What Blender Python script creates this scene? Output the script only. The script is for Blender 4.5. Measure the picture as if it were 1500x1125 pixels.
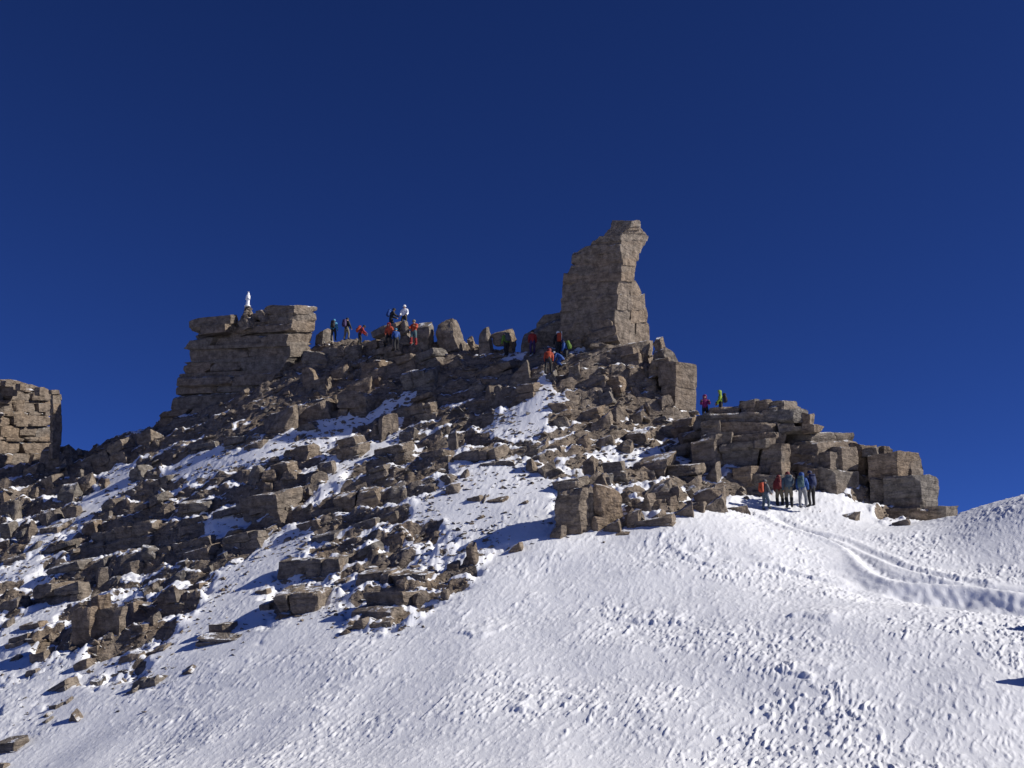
import bpy, math, random
import numpy as np
from mathutils import Vector, Matrix

for o in list(bpy.data.objects): bpy.data.objects.remove(o)
scene = bpy.context.scene
COL = scene.collection
R = math.radians

# ------------------------------------------------------------------ camera
F = 1580.0            # focal length in pixels of the 1500 px wide photograph
PITCH = R(15.0)
cam = bpy.data.cameras.new('camera')
cam.sensor_fit = 'HORIZONTAL'; cam.sensor_width = 36; cam.lens = F * 36 / 1500
cam.clip_start = 0.1; cam.clip_end = 8000
camo = bpy.data.objects.new('camera', cam); COL.objects.link(camo)
camo.location = (0, 0, 0); camo.rotation_euler = (math.pi / 2 + PITCH, 0, 0)
scene.camera = camo
scene.cycles.diffuse_bounces = 1

# ------------------------------------------------------------------ sky, sun, exposure
SUN_AZ, SUN_EL = R(82), R(32)     # azimuth: to the right of straight toward-camera... measured from -Y towards +X
SD = Vector((math.sin(SUN_AZ) * math.cos(SUN_EL), -math.cos(SUN_AZ) * math.cos(SUN_EL), math.sin(SUN_EL)))
world = bpy.data.worlds.new('World'); scene.world = world; world.use_nodes = True
wn = world.node_tree; wn.nodes.clear()
sky = wn.nodes.new('ShaderNodeTexSky'); sky.sky_type = 'NISHITA'; sky.sun_disc = False
sky.sun_elevation = SUN_EL; sky.sun_rotation = math.atan2(SD.x, SD.y)
sky.altitude = 4000; sky.air_density = 0.55; sky.dust_density = 0.0; sky.ozone_density = 3.0
tint = wn.nodes.new('ShaderNodeMix'); tint.data_type = 'RGBA'; tint.blend_type = 'MULTIPLY'
tint.inputs[0].default_value = 1.0; tint.inputs[7].default_value = (0.285, 0.465, 1.0, 1)
bg = wn.nodes.new('ShaderNodeBackground'); bg.inputs[1].default_value = 0.090
wo = wn.nodes.new('ShaderNodeOutputWorld')
wn.links.new(sky.outputs[0], tint.inputs[6]); wn.links.new(tint.outputs[2], bg.inputs[0]); wn.links.new(bg.outputs[0], wo.inputs[0])
sl = bpy.data.lights.new('sun', 'SUN'); sl.energy = 5.0; sl.angle = R(0.53); sl.color = (1.0, 0.955, 0.89)
so = bpy.data.objects.new('sun', sl); COL.objects.link(so)
so.rotation_euler = SD.to_track_quat('Z', 'Y').to_euler(); so.location = (60, 20, 80)
vs = scene.view_settings
vs.view_transform = 'Standard'; vs.look = 'None'; vs.exposure = 0.08; vs.gamma = 1.0; vs.use_curve_mapping = False

# ------------------------------------------------------------------ noise
def _h(ix, iy, iz, seed):
    with np.errstate(over='ignore'):
        h = (ix.astype(np.uint32) * np.uint32(374761393) + iy.astype(np.uint32) * np.uint32(668265263)
             + iz.astype(np.uint32) * np.uint32(2147483647) + np.uint32(seed * 1013904223 & 0xffffffff))
        h = (h ^ (h >> np.uint32(13))) * np.uint32(1274126177)
        h = (h ^ (h >> np.uint32(16))) * np.uint32(2246822519)
        h = h ^ (h >> np.uint32(15))
    return h.astype(np.float64) / 4294967295.0

def noise2(x, y, seed=0):
    x = np.asarray(x, float); y = np.asarray(y, float)
    ix = np.floor(x).astype(np.int64); iy = np.floor(y).astype(np.int64)
    fx = x - ix; fy = y - iy; z = np.zeros_like(ix)
    ux = fx * fx * fx * (fx * (fx * 6 - 15) + 10); uy = fy * fy * fy * (fy * (fy * 6 - 15) + 10)
    def g(dx, dy):
        a = _h(ix + dx, iy + dy, z, seed) * 2 * np.pi
        return np.cos(a) * (fx - dx) + np.sin(a) * (fy - dy)
    return ((g(0, 0) * (1 - ux) + g(1, 0) * ux) * (1 - uy) + (g(0, 1) * (1 - ux) + g(1, 1) * ux) * uy) * 1.5

def noise3(p, seed=0):
    ip = np.floor(p).astype(np.int64); f = p - ip; u = f * f * (3 - 2 * f)
    def v(a, b, c): return _h(ip[:, 0] + a, ip[:, 1] + b, ip[:, 2] + c, seed) * 2 - 1
    x, y, z = u[:, 0], u[:, 1], u[:, 2]
    c00 = v(0, 0, 0) * (1 - x) + v(1, 0, 0) * x; c10 = v(0, 1, 0) * (1 - x) + v(1, 1, 0) * x
    c01 = v(0, 0, 1) * (1 - x) + v(1, 0, 1) * x; c11 = v(0, 1, 1) * (1 - x) + v(1, 1, 1) * x
    return (c00 * (1 - y) + c10 * y) * (1 - z) + (c01 * (1 - y) + c11 * y) * z

def sstep(a, b, x):
    t = np.clip((x - a) / (b - a), 0, 1); return t * t * (3 - 2 * t)

# ------------------------------------------------------------------ photo pixel -> direction -> point at depth t
CP, SP = math.cos(PITCH), math.sin(PITCH)
def ray(px, py):
    cx = (np.asarray(px, float) - 750) / F; cy = (562.5 - np.asarray(py, float)) / F
    return np.stack([cx, CP - cy * SP, SP + cy * CP], -1)
def un(px, py, t): return ray(px, py) * np.asarray(t, float)[..., None]
def proj(P):
    x, y, z = P[..., 0], P[..., 1], P[..., 2]
    t = y * CP + z * SP; t = np.where(np.abs(t) < 1e-3, 1e-3, t)
    return 750 + F * x / t, 562.5 - F * (z * CP - y * SP) / t, t

# ------------------------------------------------------------------ materials
def new_mat(name):
    m = bpy.data.materials.new(name); m.use_nodes = True
    return m, m.node_tree, m.node_tree.nodes['Principled BSDF']
def node(nt, typ, **kw):
    n = nt.nodes.new(typ)
    for k, v in kw.items(): setattr(n, k, v)
    return n
def mixc(nt, fac, a, b, blend='MIX'):
    n = node(nt, 'ShaderNodeMix', data_type='RGBA', blend_type=blend)
    for sock, v in ((n.inputs[0], fac), (n.inputs[6], a), (n.inputs[7], b)):
        if isinstance(v, bpy.types.NodeSocket): nt.links.new(v, sock)
        else: sock.default_value = v if not isinstance(v, tuple) else (*v, 1)[:4]
    return n.outputs[2]
def ramp(nt, src, lo, hi, a=0.0, b=1.0):
    n = node(nt, 'ShaderNodeMapRange'); n.interpolation_type = 'SMOOTHSTEP'
    nt.links.new(src, n.inputs[0]); n.inputs[1].default_value = lo; n.inputs[2].default_value = hi
    n.inputs[3].default_value = a; n.inputs[4].default_value = b
    return n.outputs[0]
def tex_noise(nt, vec, scale, detail=6, rough=0.6, stretch=None):
    if stretch:
        mp = node(nt, 'ShaderNodeMapping'); nt.links.new(vec, mp.inputs[0])
        mp.inputs['Scale'].default_value = stretch[0]; mp.inputs['Rotation'].default_value = stretch[1]; vec = mp.outputs[0]
    n = node(nt, 'ShaderNodeTexNoise'); n.inputs['Scale'].default_value = scale
    n.inputs['Detail'].default_value = detail; n.inputs['Roughness'].default_value = rough
    nt.links.new(vec, n.inputs['Vector']); return n.outputs[0]

def node_color(nt, vec, scale):
    n = node(nt, 'ShaderNodeTexNoise'); n.inputs['Scale'].default_value = scale; nt.links.new(vec, n.inputs['Vector']); return n.outputs['Color']
def rock_color(nt, tone):
    """returns colour socket, height socket. tone: 0 grey .. 1 ochre brown"""
    pos = node(nt, 'ShaderNodeNewGeometry').outputs['Position']
    big = tex_noise(nt, pos, 0.45, 5, 0.6)
    med = tex_noise(nt, pos, 2.6, 8, 0.68)
    fin = tex_noise(nt, pos, 11.0, 6, 0.7)
    lay = tex_noise(nt, pos, 1.0, 6, 0.65, ((0.7, 0.7, 6.5), (R(6), R(-9), 0)))
    grey = mixc(nt, ramp(nt, med, .3, .7), (0.098, 0.089, 0.079), (0.265, 0.238, 0.206))
    och = mixc(nt, ramp(nt, med, .3, .7), (0.140, 0.100, 0.066), (0.350, 0.262, 0.180))
    c = mixc(nt, tone, grey, och)
    c = mixc(nt, ramp(nt, big, .48, .68, 0, .55), c, och)
    c = mixc(nt, ramp(nt, lay, .35, .5, .75, 0), c, (0.62, 0.60, 0.60), 'MULTIPLY')
    c = mixc(nt, ramp(nt, fin, .52, .66, 0, .45), c, (0.050, 0.048, 0.048))
    c = mixc(nt, ramp(nt, fin, .40, .28, 0, .5), c, (0.30, 0.28, 0.25))
    h1 = node(nt, 'ShaderNodeMath', operation='MULTIPLY_ADD'); nt.links.new(lay, h1.inputs[0]); h1.inputs[1].default_value = 0.9; nt.links.new(med, h1.inputs[2])
    h2 = node(nt, 'ShaderNodeMath', operation='MULTIPLY_ADD'); nt.links.new(fin, h2.inputs[0]); h2.inputs[1].default_value = 0.35; nt.links.new(h1.outputs[0], h2.inputs[2])
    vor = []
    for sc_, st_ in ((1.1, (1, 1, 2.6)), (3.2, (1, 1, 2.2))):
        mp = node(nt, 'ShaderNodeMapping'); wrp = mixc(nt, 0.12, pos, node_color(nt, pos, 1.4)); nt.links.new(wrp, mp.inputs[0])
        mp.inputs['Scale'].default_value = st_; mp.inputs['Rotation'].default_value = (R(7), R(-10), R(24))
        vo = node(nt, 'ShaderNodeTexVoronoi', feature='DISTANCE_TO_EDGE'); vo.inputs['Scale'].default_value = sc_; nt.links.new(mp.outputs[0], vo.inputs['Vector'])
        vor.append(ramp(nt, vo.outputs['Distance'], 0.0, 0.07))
    h3 = node(nt, 'ShaderNodeMath', operation='MULTIPLY_ADD'); nt.links.new(vor[0], h3.inputs[0]); h3.inputs[1].default_value = 0.22; nt.links.new(h2.outputs[0], h3.inputs[2])
    h4 = node(nt, 'ShaderNodeMath', operation='MULTIPLY_ADD'); nt.links.new(vor[1], h4.inputs[0]); h4.inputs[1].default_value = 0.16; nt.links.new(h3.outputs[0], h4.inputs[2])
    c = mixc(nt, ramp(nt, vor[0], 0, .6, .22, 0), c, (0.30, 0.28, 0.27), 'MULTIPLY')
    return c, h4.outputs[0]

def make_rock_mat():
    m, nt, b = new_mat('rock')
    at = node(nt, 'ShaderNodeAttribute', attribute_name='tone').outputs['Fac']
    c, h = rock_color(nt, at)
    gn = node(nt, 'ShaderNodeNewGeometry'); sx = node(nt, 'ShaderNodeSeparateXYZ'); nt.links.new(gn.outputs['Normal'], sx.inputs[0])
    dn = tex_noise(nt, gn.outputs['Position'], 1.7, 6, 0.72)
    ds = node(nt, 'ShaderNodeMath', operation='MULTIPLY'); nt.links.new(ramp(nt, sx.outputs[2], .60, .82), ds.inputs[0]); nt.links.new(ramp(nt, dn, .50, .57), ds.inputs[1])
    c = mixc(nt, ds.outputs[0], c, (0.80, 0.81, 0.83))
    nt.links.new(c, b.inputs['Base Color']); b.inputs['Roughness'].default_value = 0.92
    b.inputs['Specular IOR Level'].default_value = 0.25
    bp = node(nt, 'ShaderNodeBump'); bp.inputs['Strength'].default_value = 0.8; bp.inputs['Distance'].default_value = 0.11
    nt.links.new(h, bp.inputs['Height']); nt.links.new(bp.outputs[0], b.inputs['Normal'])
    return m

def make_ground_mat():
    m, nt, b = new_mat('snow_and_rock')
    pos = node(nt, 'ShaderNodeNewGeometry').outputs['Position']
    at = node(nt, 'ShaderNodeAttribute', attribute_name='snow').outputs['Fac']
    n = tex_noise(nt, pos, 5.0, 6, 0.7)
    s = node(nt, 'ShaderNodeMath', operation='MULTIPLY_ADD'); nt.links.new(n, s.inputs[0]); s.inputs[1].default_value = 0.7; nt.links.new(at, s.inputs[2])
    k = ramp(nt, s.outputs[0], 0.80, 0.90)
    tone = tex_noise(nt, pos, 0.3, 3, 0.5)
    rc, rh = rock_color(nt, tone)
    sn = tex_noise(nt, pos, 0.8, 5, 0.6)
    sc = mixc(nt, ramp(nt, sn, .3, .7), (0.78, 0.79, 0.815), (0.86, 0.865, 0.88))
    c = mixc(nt, k, rc, sc)
    nt.links.new(c, b.inputs['Base Color'])
    nt.links.new(ramp(nt, k, 0, 1, 0.92, 0.6), b.inputs['Roughness']); b.inputs['Specular IOR Level'].default_value = 0.25
    f1 = tex_noise(nt, pos, 7.0, 6, 0.7, ((1.0, 0.45, 1.0), (0, 0, R(-35))))
    f2 = tex_noise(nt, pos, 5.5, 3, 0.55, ((2.2, 0.8, 1.0), (0, 0, R(-38))))
    fm = node(nt, 'ShaderNodeMath', operation='MULTIPLY_ADD'); nt.links.new(ramp(nt, f2, .55, .66), fm.inputs[0]); fm.inputs[1].default_value = 0.7; nt.links.new(f1, fm.inputs[2])
    bs = node(nt, 'ShaderNodeBump'); bs.inputs['Strength'].default_value = 0.22; bs.inputs['Distance'].default_value = 0.05
    nt.links.new(fm.outputs[0], bs.inputs['Height'])
    br = node(nt, 'ShaderNodeBump'); br.inputs['Strength'].default_value = 0.8; br.inputs['Distance'].default_value = 0.12
    nt.links.new(rh, br.inputs['Height'])
    mx = node(nt, 'ShaderNodeMix', data_type='VECTOR'); nt.links.new(k, mx.inputs[0])
    nt.links.new(br.outputs[0], mx.inputs[4]); nt.links.new(bs.outputs[0], mx.inputs[5])
    nt.links.new(mx.outputs[1], b.inputs['Normal'])
    return m

_cm = {}
def cloth(name, col, rough=0.75, bump=60):
    if name in _cm: return _cm[name]
    m, nt, b = new_mat(name)
    pos = node(nt, 'ShaderNodeNewGeometry').outputs['Position']
    n = tex_noise(nt, pos, bump * 0.25, 4, 0.6)
    c = mixc(nt, ramp(nt, n, .3, .7), tuple(v * 0.75 for v in col), tuple(min(1, v * 1.15) for v in col))
    nt.links.new(c, b.inputs['Base Color']); b.inputs['Roughness'].default_value = rough
    bp = node(nt, 'ShaderNodeBump'); bp.inputs['Strength'].default_value = 0.4; bp.inputs['Distance'].default_value = 0.02
    nt.links.new(n, bp.inputs['Height']); nt.links.new(bp.outputs[0], b.inputs['Normal'])
    _cm[name] = m; return m
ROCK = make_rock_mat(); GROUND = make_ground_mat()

# ------------------------------------------------------------------ object helpers
def tag(o, label=None, cat=None, group=None, kind=None):
    if label: o['label'] = label
    if cat: o['category'] = cat
    if group: o['group'] = group
    if kind: o['kind'] = kind
    return o
def mesh_obj(name, V, Fc, mat, parent=None, tone=None, smooth=False):
    me = bpy.data.meshes.new(name)
    V = np.asarray(V, float); Fc = np.asarray(Fc)
    nv, nf, k = len(V), len(Fc), Fc.shape[1]
    me.vertices.add(nv); me.vertices.foreach_set('co', V.astype(np.float32).ravel())
    me.loops.add(nf * k); me.loops.foreach_set('vertex_index', Fc.astype(np.int32).ravel())
    me.polygons.add(nf); me.polygons.foreach_set('loop_start', np.arange(0, nf * k, k, dtype=np.int32))
    me.polygons.foreach_set('use_smooth', np.full(nf, smooth))
    if tone is not None:
        a = me.attributes.new('tone', 'FLOAT', 'POINT')
        a.data.foreach_set('value', np.broadcast_to(np.asarray(tone, np.float32), (nv,)).copy())
    me.update(calc_edges=True); me.validate()
    me.materials.append(mat)
    o = bpy.data.objects.new(name, me); COL.objects.link(o)
    if parent: o.parent = parent
    return o
def empty(name, loc):
    o = bpy.data.objects.new(name, None); COL.objects.link(o); o.location = [float(v) for v in loc]
    o.empty_display_size = 0.2
    return o

# ------------------------------------------------------------------ rock shapes
_grids = {}
def cube_grid(nx, ny, nz):
    key = (nx, ny, nz)
    if key in _grids: return _grids[key]
    idx = {}; V = []; Q = []
    def vid(i, j, k):
        if (i, j, k) not in idx:
            idx[(i, j, k)] = len(V); V.append((2 * i / nx - 1, 2 * j / ny - 1, 2 * k / nz - 1))
        return idx[(i, j, k)]
    for i in range(nx):
        for j in range(ny):
            Q.append((vid(i, j, 0), vid(i, j + 1, 0), vid(i + 1, j + 1, 0), vid(i + 1, j, 0)))
            Q.append((vid(i, j, nz), vid(i + 1, j, nz), vid(i + 1, j + 1, nz), vid(i, j + 1, nz)))
    for i in range(nx):
        for k in range(nz):
            Q.append((vid(i, 0, k), vid(i + 1, 0, k), vid(i + 1, 0, k + 1), vid(i, 0, k + 1)))
            Q.append((vid(i, ny, k), vid(i, ny, k + 1), vid(i + 1, ny, k + 1), vid(i + 1, ny, k)))
    for j in range(ny):
        for k in range(nz):
            Q.append((vid(0, j, k), vid(0, j, k + 1), vid(0, j + 1, k + 1), vid(0, j + 1, k)))
            Q.append((vid(nx, j, k), vid(nx, j + 1, k), vid(nx, j + 1, k + 1), vid(nx, j, k + 1)))
    _grids[key] = (np.array(V), np.array(Q)); return _grids[key]

def hexa(c8, seg, seed, rough=0.06, cuts=4, depth=0.16, layers=0, maxn=18, rnd=0.10, laydep=0.06):
    """rock from 8 corners ordered (x-,y-,z-),(x+,y-,z-),(x+,y+,z-),(x-,y+,z-), then the same for z+"""
    rg = np.random.default_rng(seed)
    c8 = np.asarray(c8, float)
    ex = np.linalg.norm(c8[1] - c8[0]); ey = np.linalg.norm(c8[3] - c8[0]); ez = np.linalg.norm(c8[4] - c8[0])
    n = [int(np.clip(round(e / seg), 2, maxn)) for e in (ex, ey, ez)]
    U, Q = cube_grid(*n)
    u, v, w = U[:, 0], U[:, 1], U[:, 2]
    # rounded edges
    e = (np.abs(u * v) ** 5 + np.abs(v * w) ** 5 + np.abs(u * w) ** 5)
    s = 1 - rnd * e / 3 * 1.0
    u, v, w = u * s, v * s, w * s
    # random corner and edge cuts
    P = np.stack([u, v, w], 1)
    for i in range(cuts):
        d = rg.choice([-1, 0, 1], 3).astype(float)
        while np.abs(d).sum() < 2: d = rg.choice([-1, 0, 1], 3).astype(float)
        d += rg.normal(0, .3, 3); sup = np.abs(d).sum(); L = np.linalg.norm(d); d /= L; sup /= L
        lim = sup * (1 - rg.uniform(.25, 1.0) * depth * 2)
        dist = P @ d - lim
        P -= np.where(dist > 0, dist, 0)[:, None] * d
    if layers:
        q = (P[:, 2] + 1) / 2 * layers + 0.25 * noise2(P[:, 0] * 1.3 + seed, P[:, 1] * 1.3, seed % 97)
        li = np.floor(q).astype(int); fr = q - li
        off = rg.normal(0, laydep, layers + 4)[np.clip(li + 1, 0, layers + 3)]
        notch = -laydep * 0.8 * (np.exp(-(fr / .14) ** 2) + np.exp(-((1 - fr) / .14) ** 2))
        k = 1 + off + notch
        P[:, 0] *= k; P[:, 1] *= k
    a = (P + 1) / 2; x, y, z = a[:, 0:1], a[:, 1:2], a[:, 2:3]
    B = (c8[0] * (1 - x) + c8[1] * x) * (1 - y) + (c8[3] * (1 - x) + c8[2] * x) * y
    T = (c8[4] * (1 - x) + c8[5] * x) * (1 - y) + (c8[7] * (1 - x) + c8[6] * x) * y
    W = B * (1 - z) + T * z
    if rough > 0:
        sc = min(ex, ey, ez); sd = seed % 1000
        for f_, am in ((1.1 / max(sc, .3), 1.0), (2.7 / max(sc, .3), .6), (7.0 / max(sc, .3), .3)):
            D = np.stack([noise3(W * f_ + sd, 1), noise3(W * f_ + sd + 31, 2), noise3(W * f_ + sd + 67, 3)], 1)
            W = W + D * rough * am * sc
    return W, Q

def box8(L, Wd, H, rg, jit=.12, taper=.1, wedge=1.0):
    c = np.array([(-1, -1, 0), (1, -1, 0), (1, 1, 0), (-1, 1, 0), (-1, -1, 1), (1, -1, 1), (1, 1, 1), (-1, 1, 1)], float)
    c[4:, :2] *= 1 - rg.uniform(0, taper * 2)
    c += rg.uniform(-jit, jit, (8, 3)) * np.array([2, 2, 1])
    jj = wedge * min(1, jit * 6.5); c[[4, 7], 2] -= rg.uniform(-.05, .50) * jj; c[4:, 0] += rg.uniform(-.25, .25) * jj; c[[4, 5], 2] -= rg.uniform(-.05, .3) * jj
    return c * np.array([L / 2, Wd / 2, H])

def rotm(yaw, pitch=0, roll=0):
    return np.array(Matrix.Rotation(yaw, 3, 'Z') @ Matrix.Rotation(pitch, 3, 'X') @ Matrix.Rotation(roll, 3, 'Y'))

# ------------------------------------------------------------------ terrain
CTRL = [  # (pixel x, pixel y, depth in metres) read off the photograph; depth from the size of the people beside it
 (-300,1125,41),(0,1125,38),(250,1125,33),(500,1125,29.5),(750,1125,27),(1000,1125,26),(1250,1125,25),(1500,1125,24),(1800,1125,24),
 (-300,1000,50),(0,1000,47),(250,1000,42),(500,1000,37),(750,1000,34),(1000,1000,32),(1250,1000,30),(1500,1000,28.5),
 (-300,900,60),(0,900,57),(250,900,50),(500,905,44),(750,900,41),(1000,900,38.5),(1250,900,36),(1450,920,33.3),(1800,900,33),
 (-300,800,71),(0,800,68),(250,800,60),(400,800,56),(500,800,53),(620,800,50.5),(750,800,48.5),(900,790,48),(1000,780,47.5),(1100,780,48),
 (0,700,79),(110,690,79),(250,700,70),(400,700,64),(500,700,61.5),(650,700,58),(800,690,57),(950,690,57),(1050,690,58),
 (400,640,70),(550,620,70),(700,600,68),(850,600,64.5),(950,612,65.2),(500,550,76),(600,540,74),(700,560,71),(800,550,68),(900,530,68),
 (990,740,51),(1120,748,54),(1190,745,54.3),(1280,762,54),(1360,764,54.5),(1150,670,62),(1250,680,62),(1330,700,62),
 (1130,758,52.5),(1200,790,48.5),(1250,815,45.5),(1300,845,42.3),(1400,865,39.8),(1500,874,38.2),(1700,890,37),
 (1300,800,48),(1400,800,46.5),(1500,800,44.5),(1400,757,53),
]
RIDGE = [(115,672,84),(160,643,84),(200,632,84),(240,625,84),(330,600,85),(420,560,84),(480,499,82),(540,500,79),(600,503,76.5),(680,508,75),
 (760,514,74),(830,505,72),(900,496,70.5),(950,505,69),(985,556,69),(1010,612,66.5),(1040,622,64),(1075,625,63),(1500,722,51),(1440,742,52.5),(1600,690,50),(1800,640,50),
 (0,690,84),(-300,640,92)]
pts = [un(a, b, c) for a, b, c in CTRL]
for a, b, c in RIDGE:
    p = un(a, b, c); pts.append(p)
    pts.append(p + np.array([0, 9, -5.0])); pts.append(p + np.array([0, 30, -22.0]))
pts += [np.array(p, float) for p in [(0,0,-1.7),(-12,0,-2.6),(14,0,-1.2),(0,14,-2.3),(-12,16,-3.2),(12,14,-1.7),(0,-15,-2.0),(-30,10,-5),(30,10,-.5),(30,30,3.5),(36,48,8)]]
pts = np.array(pts)
def tps_fit(P, lam=0.6):
    n = len(P); xy = P[:, :2] / 20
    r = np.linalg.norm(xy[:, None] - xy[None], axis=2)
    K = np.where(r > 0, r * r * np.log(r + 1e-12), 0) + lam * 0.01 * np.eye(n)
    A = np.zeros((n + 3, n + 3)); A[:n, :n] = K; A[:n, n] = 1; A[:n, n + 1:] = xy; A[n, :n] = 1; A[n + 1:, :n] = xy.T
    return xy, np.linalg.solve(A, np.concatenate([P[:, 2], np.zeros(3)]))
XY, WT = tps_fit(pts)
def tps(x, y):
    q = np.stack([x.ravel(), y.ravel()], 1) / 20; out = np.empty(len(q))
    for i in range(0, len(q), 40000):
        c = q[i:i + 40000]; r2 = ((c[:, None] - XY[None]) ** 2).sum(2)
        out[i:i + 40000] = (0.5 * r2 * np.log(r2 + 1e-12)) @ WT[:-3] + WT[-3] + c @ WT[-2:]
    return out.reshape(x.shape)
GX0, GX1, GY0, GY1, GS = -62.0, 50.0, -15.0, 112.0, 0.2
gx = np.arange(GX0, GX1 + GS / 2, GS); gy = np.arange(GY0, GY1 + GS / 2, GS)
cgx, cgy = np.meshgrid(np.arange(GX0, GX1 + 1, 0.8), np.arange(GY0, GY1 + 1, 0.8))
cz = tps(cgx, cgy)
def bil(G, x0, y0, s, x, y):
    fx = np.clip((x - x0) / s, 0, G.shape[1] - 1.001); fy = np.clip((y - y0) / s, 0, G.shape[0] - 1.001)
    i = fx.astype(int); j = fy.astype(int); a = fx - i; b = fy - j
    return (G[j, i] * (1 - a) + G[j, i + 1] * a) * (1 - b) + (G[j + 1, i] * (1 - a) + G[j + 1, i + 1] * a) * b
X, Y = np.meshgrid(gx, gy)
Z0 = bil(cz, GX0, GY0, 0.8, X, Y)

# where the photograph shows rock and where clear snow (masks looked up once per ground point)
def fill(poly, W=750, H=563, s=0.5):
    p = np.array(poly, float) * s
    yy, xx = np.mgrid[0:H, 0:W] + 0.5
    ins = np.zeros((H, W), bool)
    for (x1, y1), (x2, y2) in zip(p, np.roll(p, -1, 0)):
        c = ((y1 > yy) != (y2 > yy))
        if y1 != y2: ins ^= c & (xx < (x2 - x1) * (yy - y1) / (y2 - y1) + x1)
    return ins
FIELD = [(-20,1145),(-20,1108),(60,1082),(130,1062),(240,1012),(300,992),(370,945),(410,905),(500,925),(560,928),(615,908),(645,885),(690,855),(718,812),
 (806,788),(830,772),(870,766),(905,758),(980,752),(1030,742),(1066,728),(1110,722),(1215,718),(1262,730),(1290,760),(1400,752),(1520,710),(1520,1145)]
SNOW = [
 [(0,905),(40,900),(110,868),(150,858),(105,890),(60,930),(20,950),(0,955)],
 [(-10,962),(40,948),(60,965),(30,990),(-10,1010)],[(100,1000),(150,1006),(200,1000),(240,1012),(130,1062),(60,1082),(-20,1108),(-20,1085),(50,1045)],
 [(0,1010),(45,985),(100,962),(150,967),(205,958),(165,985),(105,1000),(45,1040),(0,1075)],
 [(205,985),(250,935),(290,885),(330,832),(400,788),(445,770),(462,788),(405,838),(385,872),(400,900),(370,945),(300,992),(240,1012)],
 [(112,752),(140,715),(170,680),(187,672),(204,690),(200,715),(150,745),(120,770)],
 [(230,702),(275,663),(310,655),(350,660),(400,640),(470,620),(560,590),(615,570),(607,590),(550,612),(480,650),(440,662),(380,677),(300,697),(250,708)],
 [(440,745),(470,700),(480,690),(505,668),(530,660),(556,648),(590,605),(598,612),(575,655),(545,674),(510,692),(505,705),(455,738)],
 [(590,748),(640,712),(690,678),(720,668),(765,668),(800,692),(815,706),(808,796),(760,802),(740,792),(712,806),(690,800),(650,770),(610,765)],
 [(712,628),(732,602),(762,592),(800,562),(832,576),(802,612),(782,642),(742,642)],
 [(794,540),(806,545),(815,575),(800,590),(790,570)],
 [(380,905),(420,895),(500,870),(520,850),(500,925),(440,930)],
 [(20,835),(60,805),(65,830),(30,850),(0,850),(0,838)],
 [(50,775),(95,770),(75,790),(40,800)],
 [(850,660),(900,655),(1000,668),(1010,678),(930,672),(870,672)],
 [(640,668),(660,690),(700,678),(690,668)],
 [(730,520),(768,506),(780,520),(740,530)],
 [(838,508),(858,500),(862,508),(838,518)],
 [(300,765),(380,740),(370,760),(320,790)],
]
rockimg = np.ones((563, 750))
rockimg[fill(FIELD)] = 0
for s in SNOW: rockimg[fill(s)] = 0
def blur(A, r):
    A = np.pad(A, 4 * r, mode='edge'); B_ = _blur(A, r); return B_[4 * r:-4 * r, 4 * r:-4 * r]
def _blur(A, r):
    for ax in (0, 1):
        for _ in range(2):
            A = (np.roll(A, r, ax) + np.roll(A, -r, ax) + np.roll(A, r // 2, ax) + np.roll(A, -(r // 2), ax) + A) / 5
    return A
rockimg = blur(rockimg, 2)
fieldimg = blur(fill(FIELD).astype(float), 3)
def lookup(img, px, py):
    i = np.clip((px * 0.5).astype(int), 0, 749); j = np.clip((py * 0.5).astype(int), 0, 562)
    return img[j, i]
def masks(x, y, z):
    px, py, t = proj(np.stack([x, y, z], -1))
    px = px + 9 * noise2(x * .9, y * .9, 5) + 5 * noise2(x * 2.3, y * 2.3, 6)
    py = py + 7 * noise2(x * .9, y * .9, 7) + 4 * noise2(x * 2.3, y * 2.3, 8)
    ok = (t > 5) & (y > 15)
    near = np.where(y < 24, 0, 1)
    rk = np.where(ok, lookup(rockimg, px, py), 0) * near
    rk = np.where(ok & (px > 1400), 0, rk)
    rk = np.where(ok & (px < 0) & (py < 1050), np.maximum(rk, sstep(.0, .3, noise2(x * .15, y * .15, 77) + .1)), rk)
    fl = np.where(ok, lookup(fieldimg, px, py), 1)
    return rk, fl
RK, FL = masks(X, Y, Z0)
hh = Z0 - 0.20 * X + 0.10 * Y + 0.9 * noise2(X * .16, Y * .16, 11) + 0.35 * noise2(X * .6, Y * .6, 12)
def terr(h, p, a, b):
    fr = h / p - np.floor(h / p); return p * (sstep(a, b, fr) - fr)
mixn = sstep(-.2, .2, noise2(X * .11 + 9, Y * .11, 13))
T = terr(hh, 1.7, .45, .75) * mixn + terr(hh + .4, 0.95, .4, .8) * (1 - mixn)
ROUGH = 0.30 * noise2(X * .8, Y * .8, 14) + 0.16 * noise2(X * 1.9, Y * 1.9, 15)
Z1 = Z0 + RK * (0.85 * T + ROUGH)
def H1(x, y): return bil(Z1, GX0, GY0, GS, x, y)
gyy, gxx = np.gradient(Z1, GS)
SLOPE = np.hypot(gxx, gyy)
SN = np.clip(1 - RK * 1.05 + 1.0 * sstep(1.15, .55, SLOPE) * sstep(-.22, .12, noise2(X * .45, Y * .45, 16) + .25 * noise2(X * 1.7, Y * 1.7, 17)), 0, 1)

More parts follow.
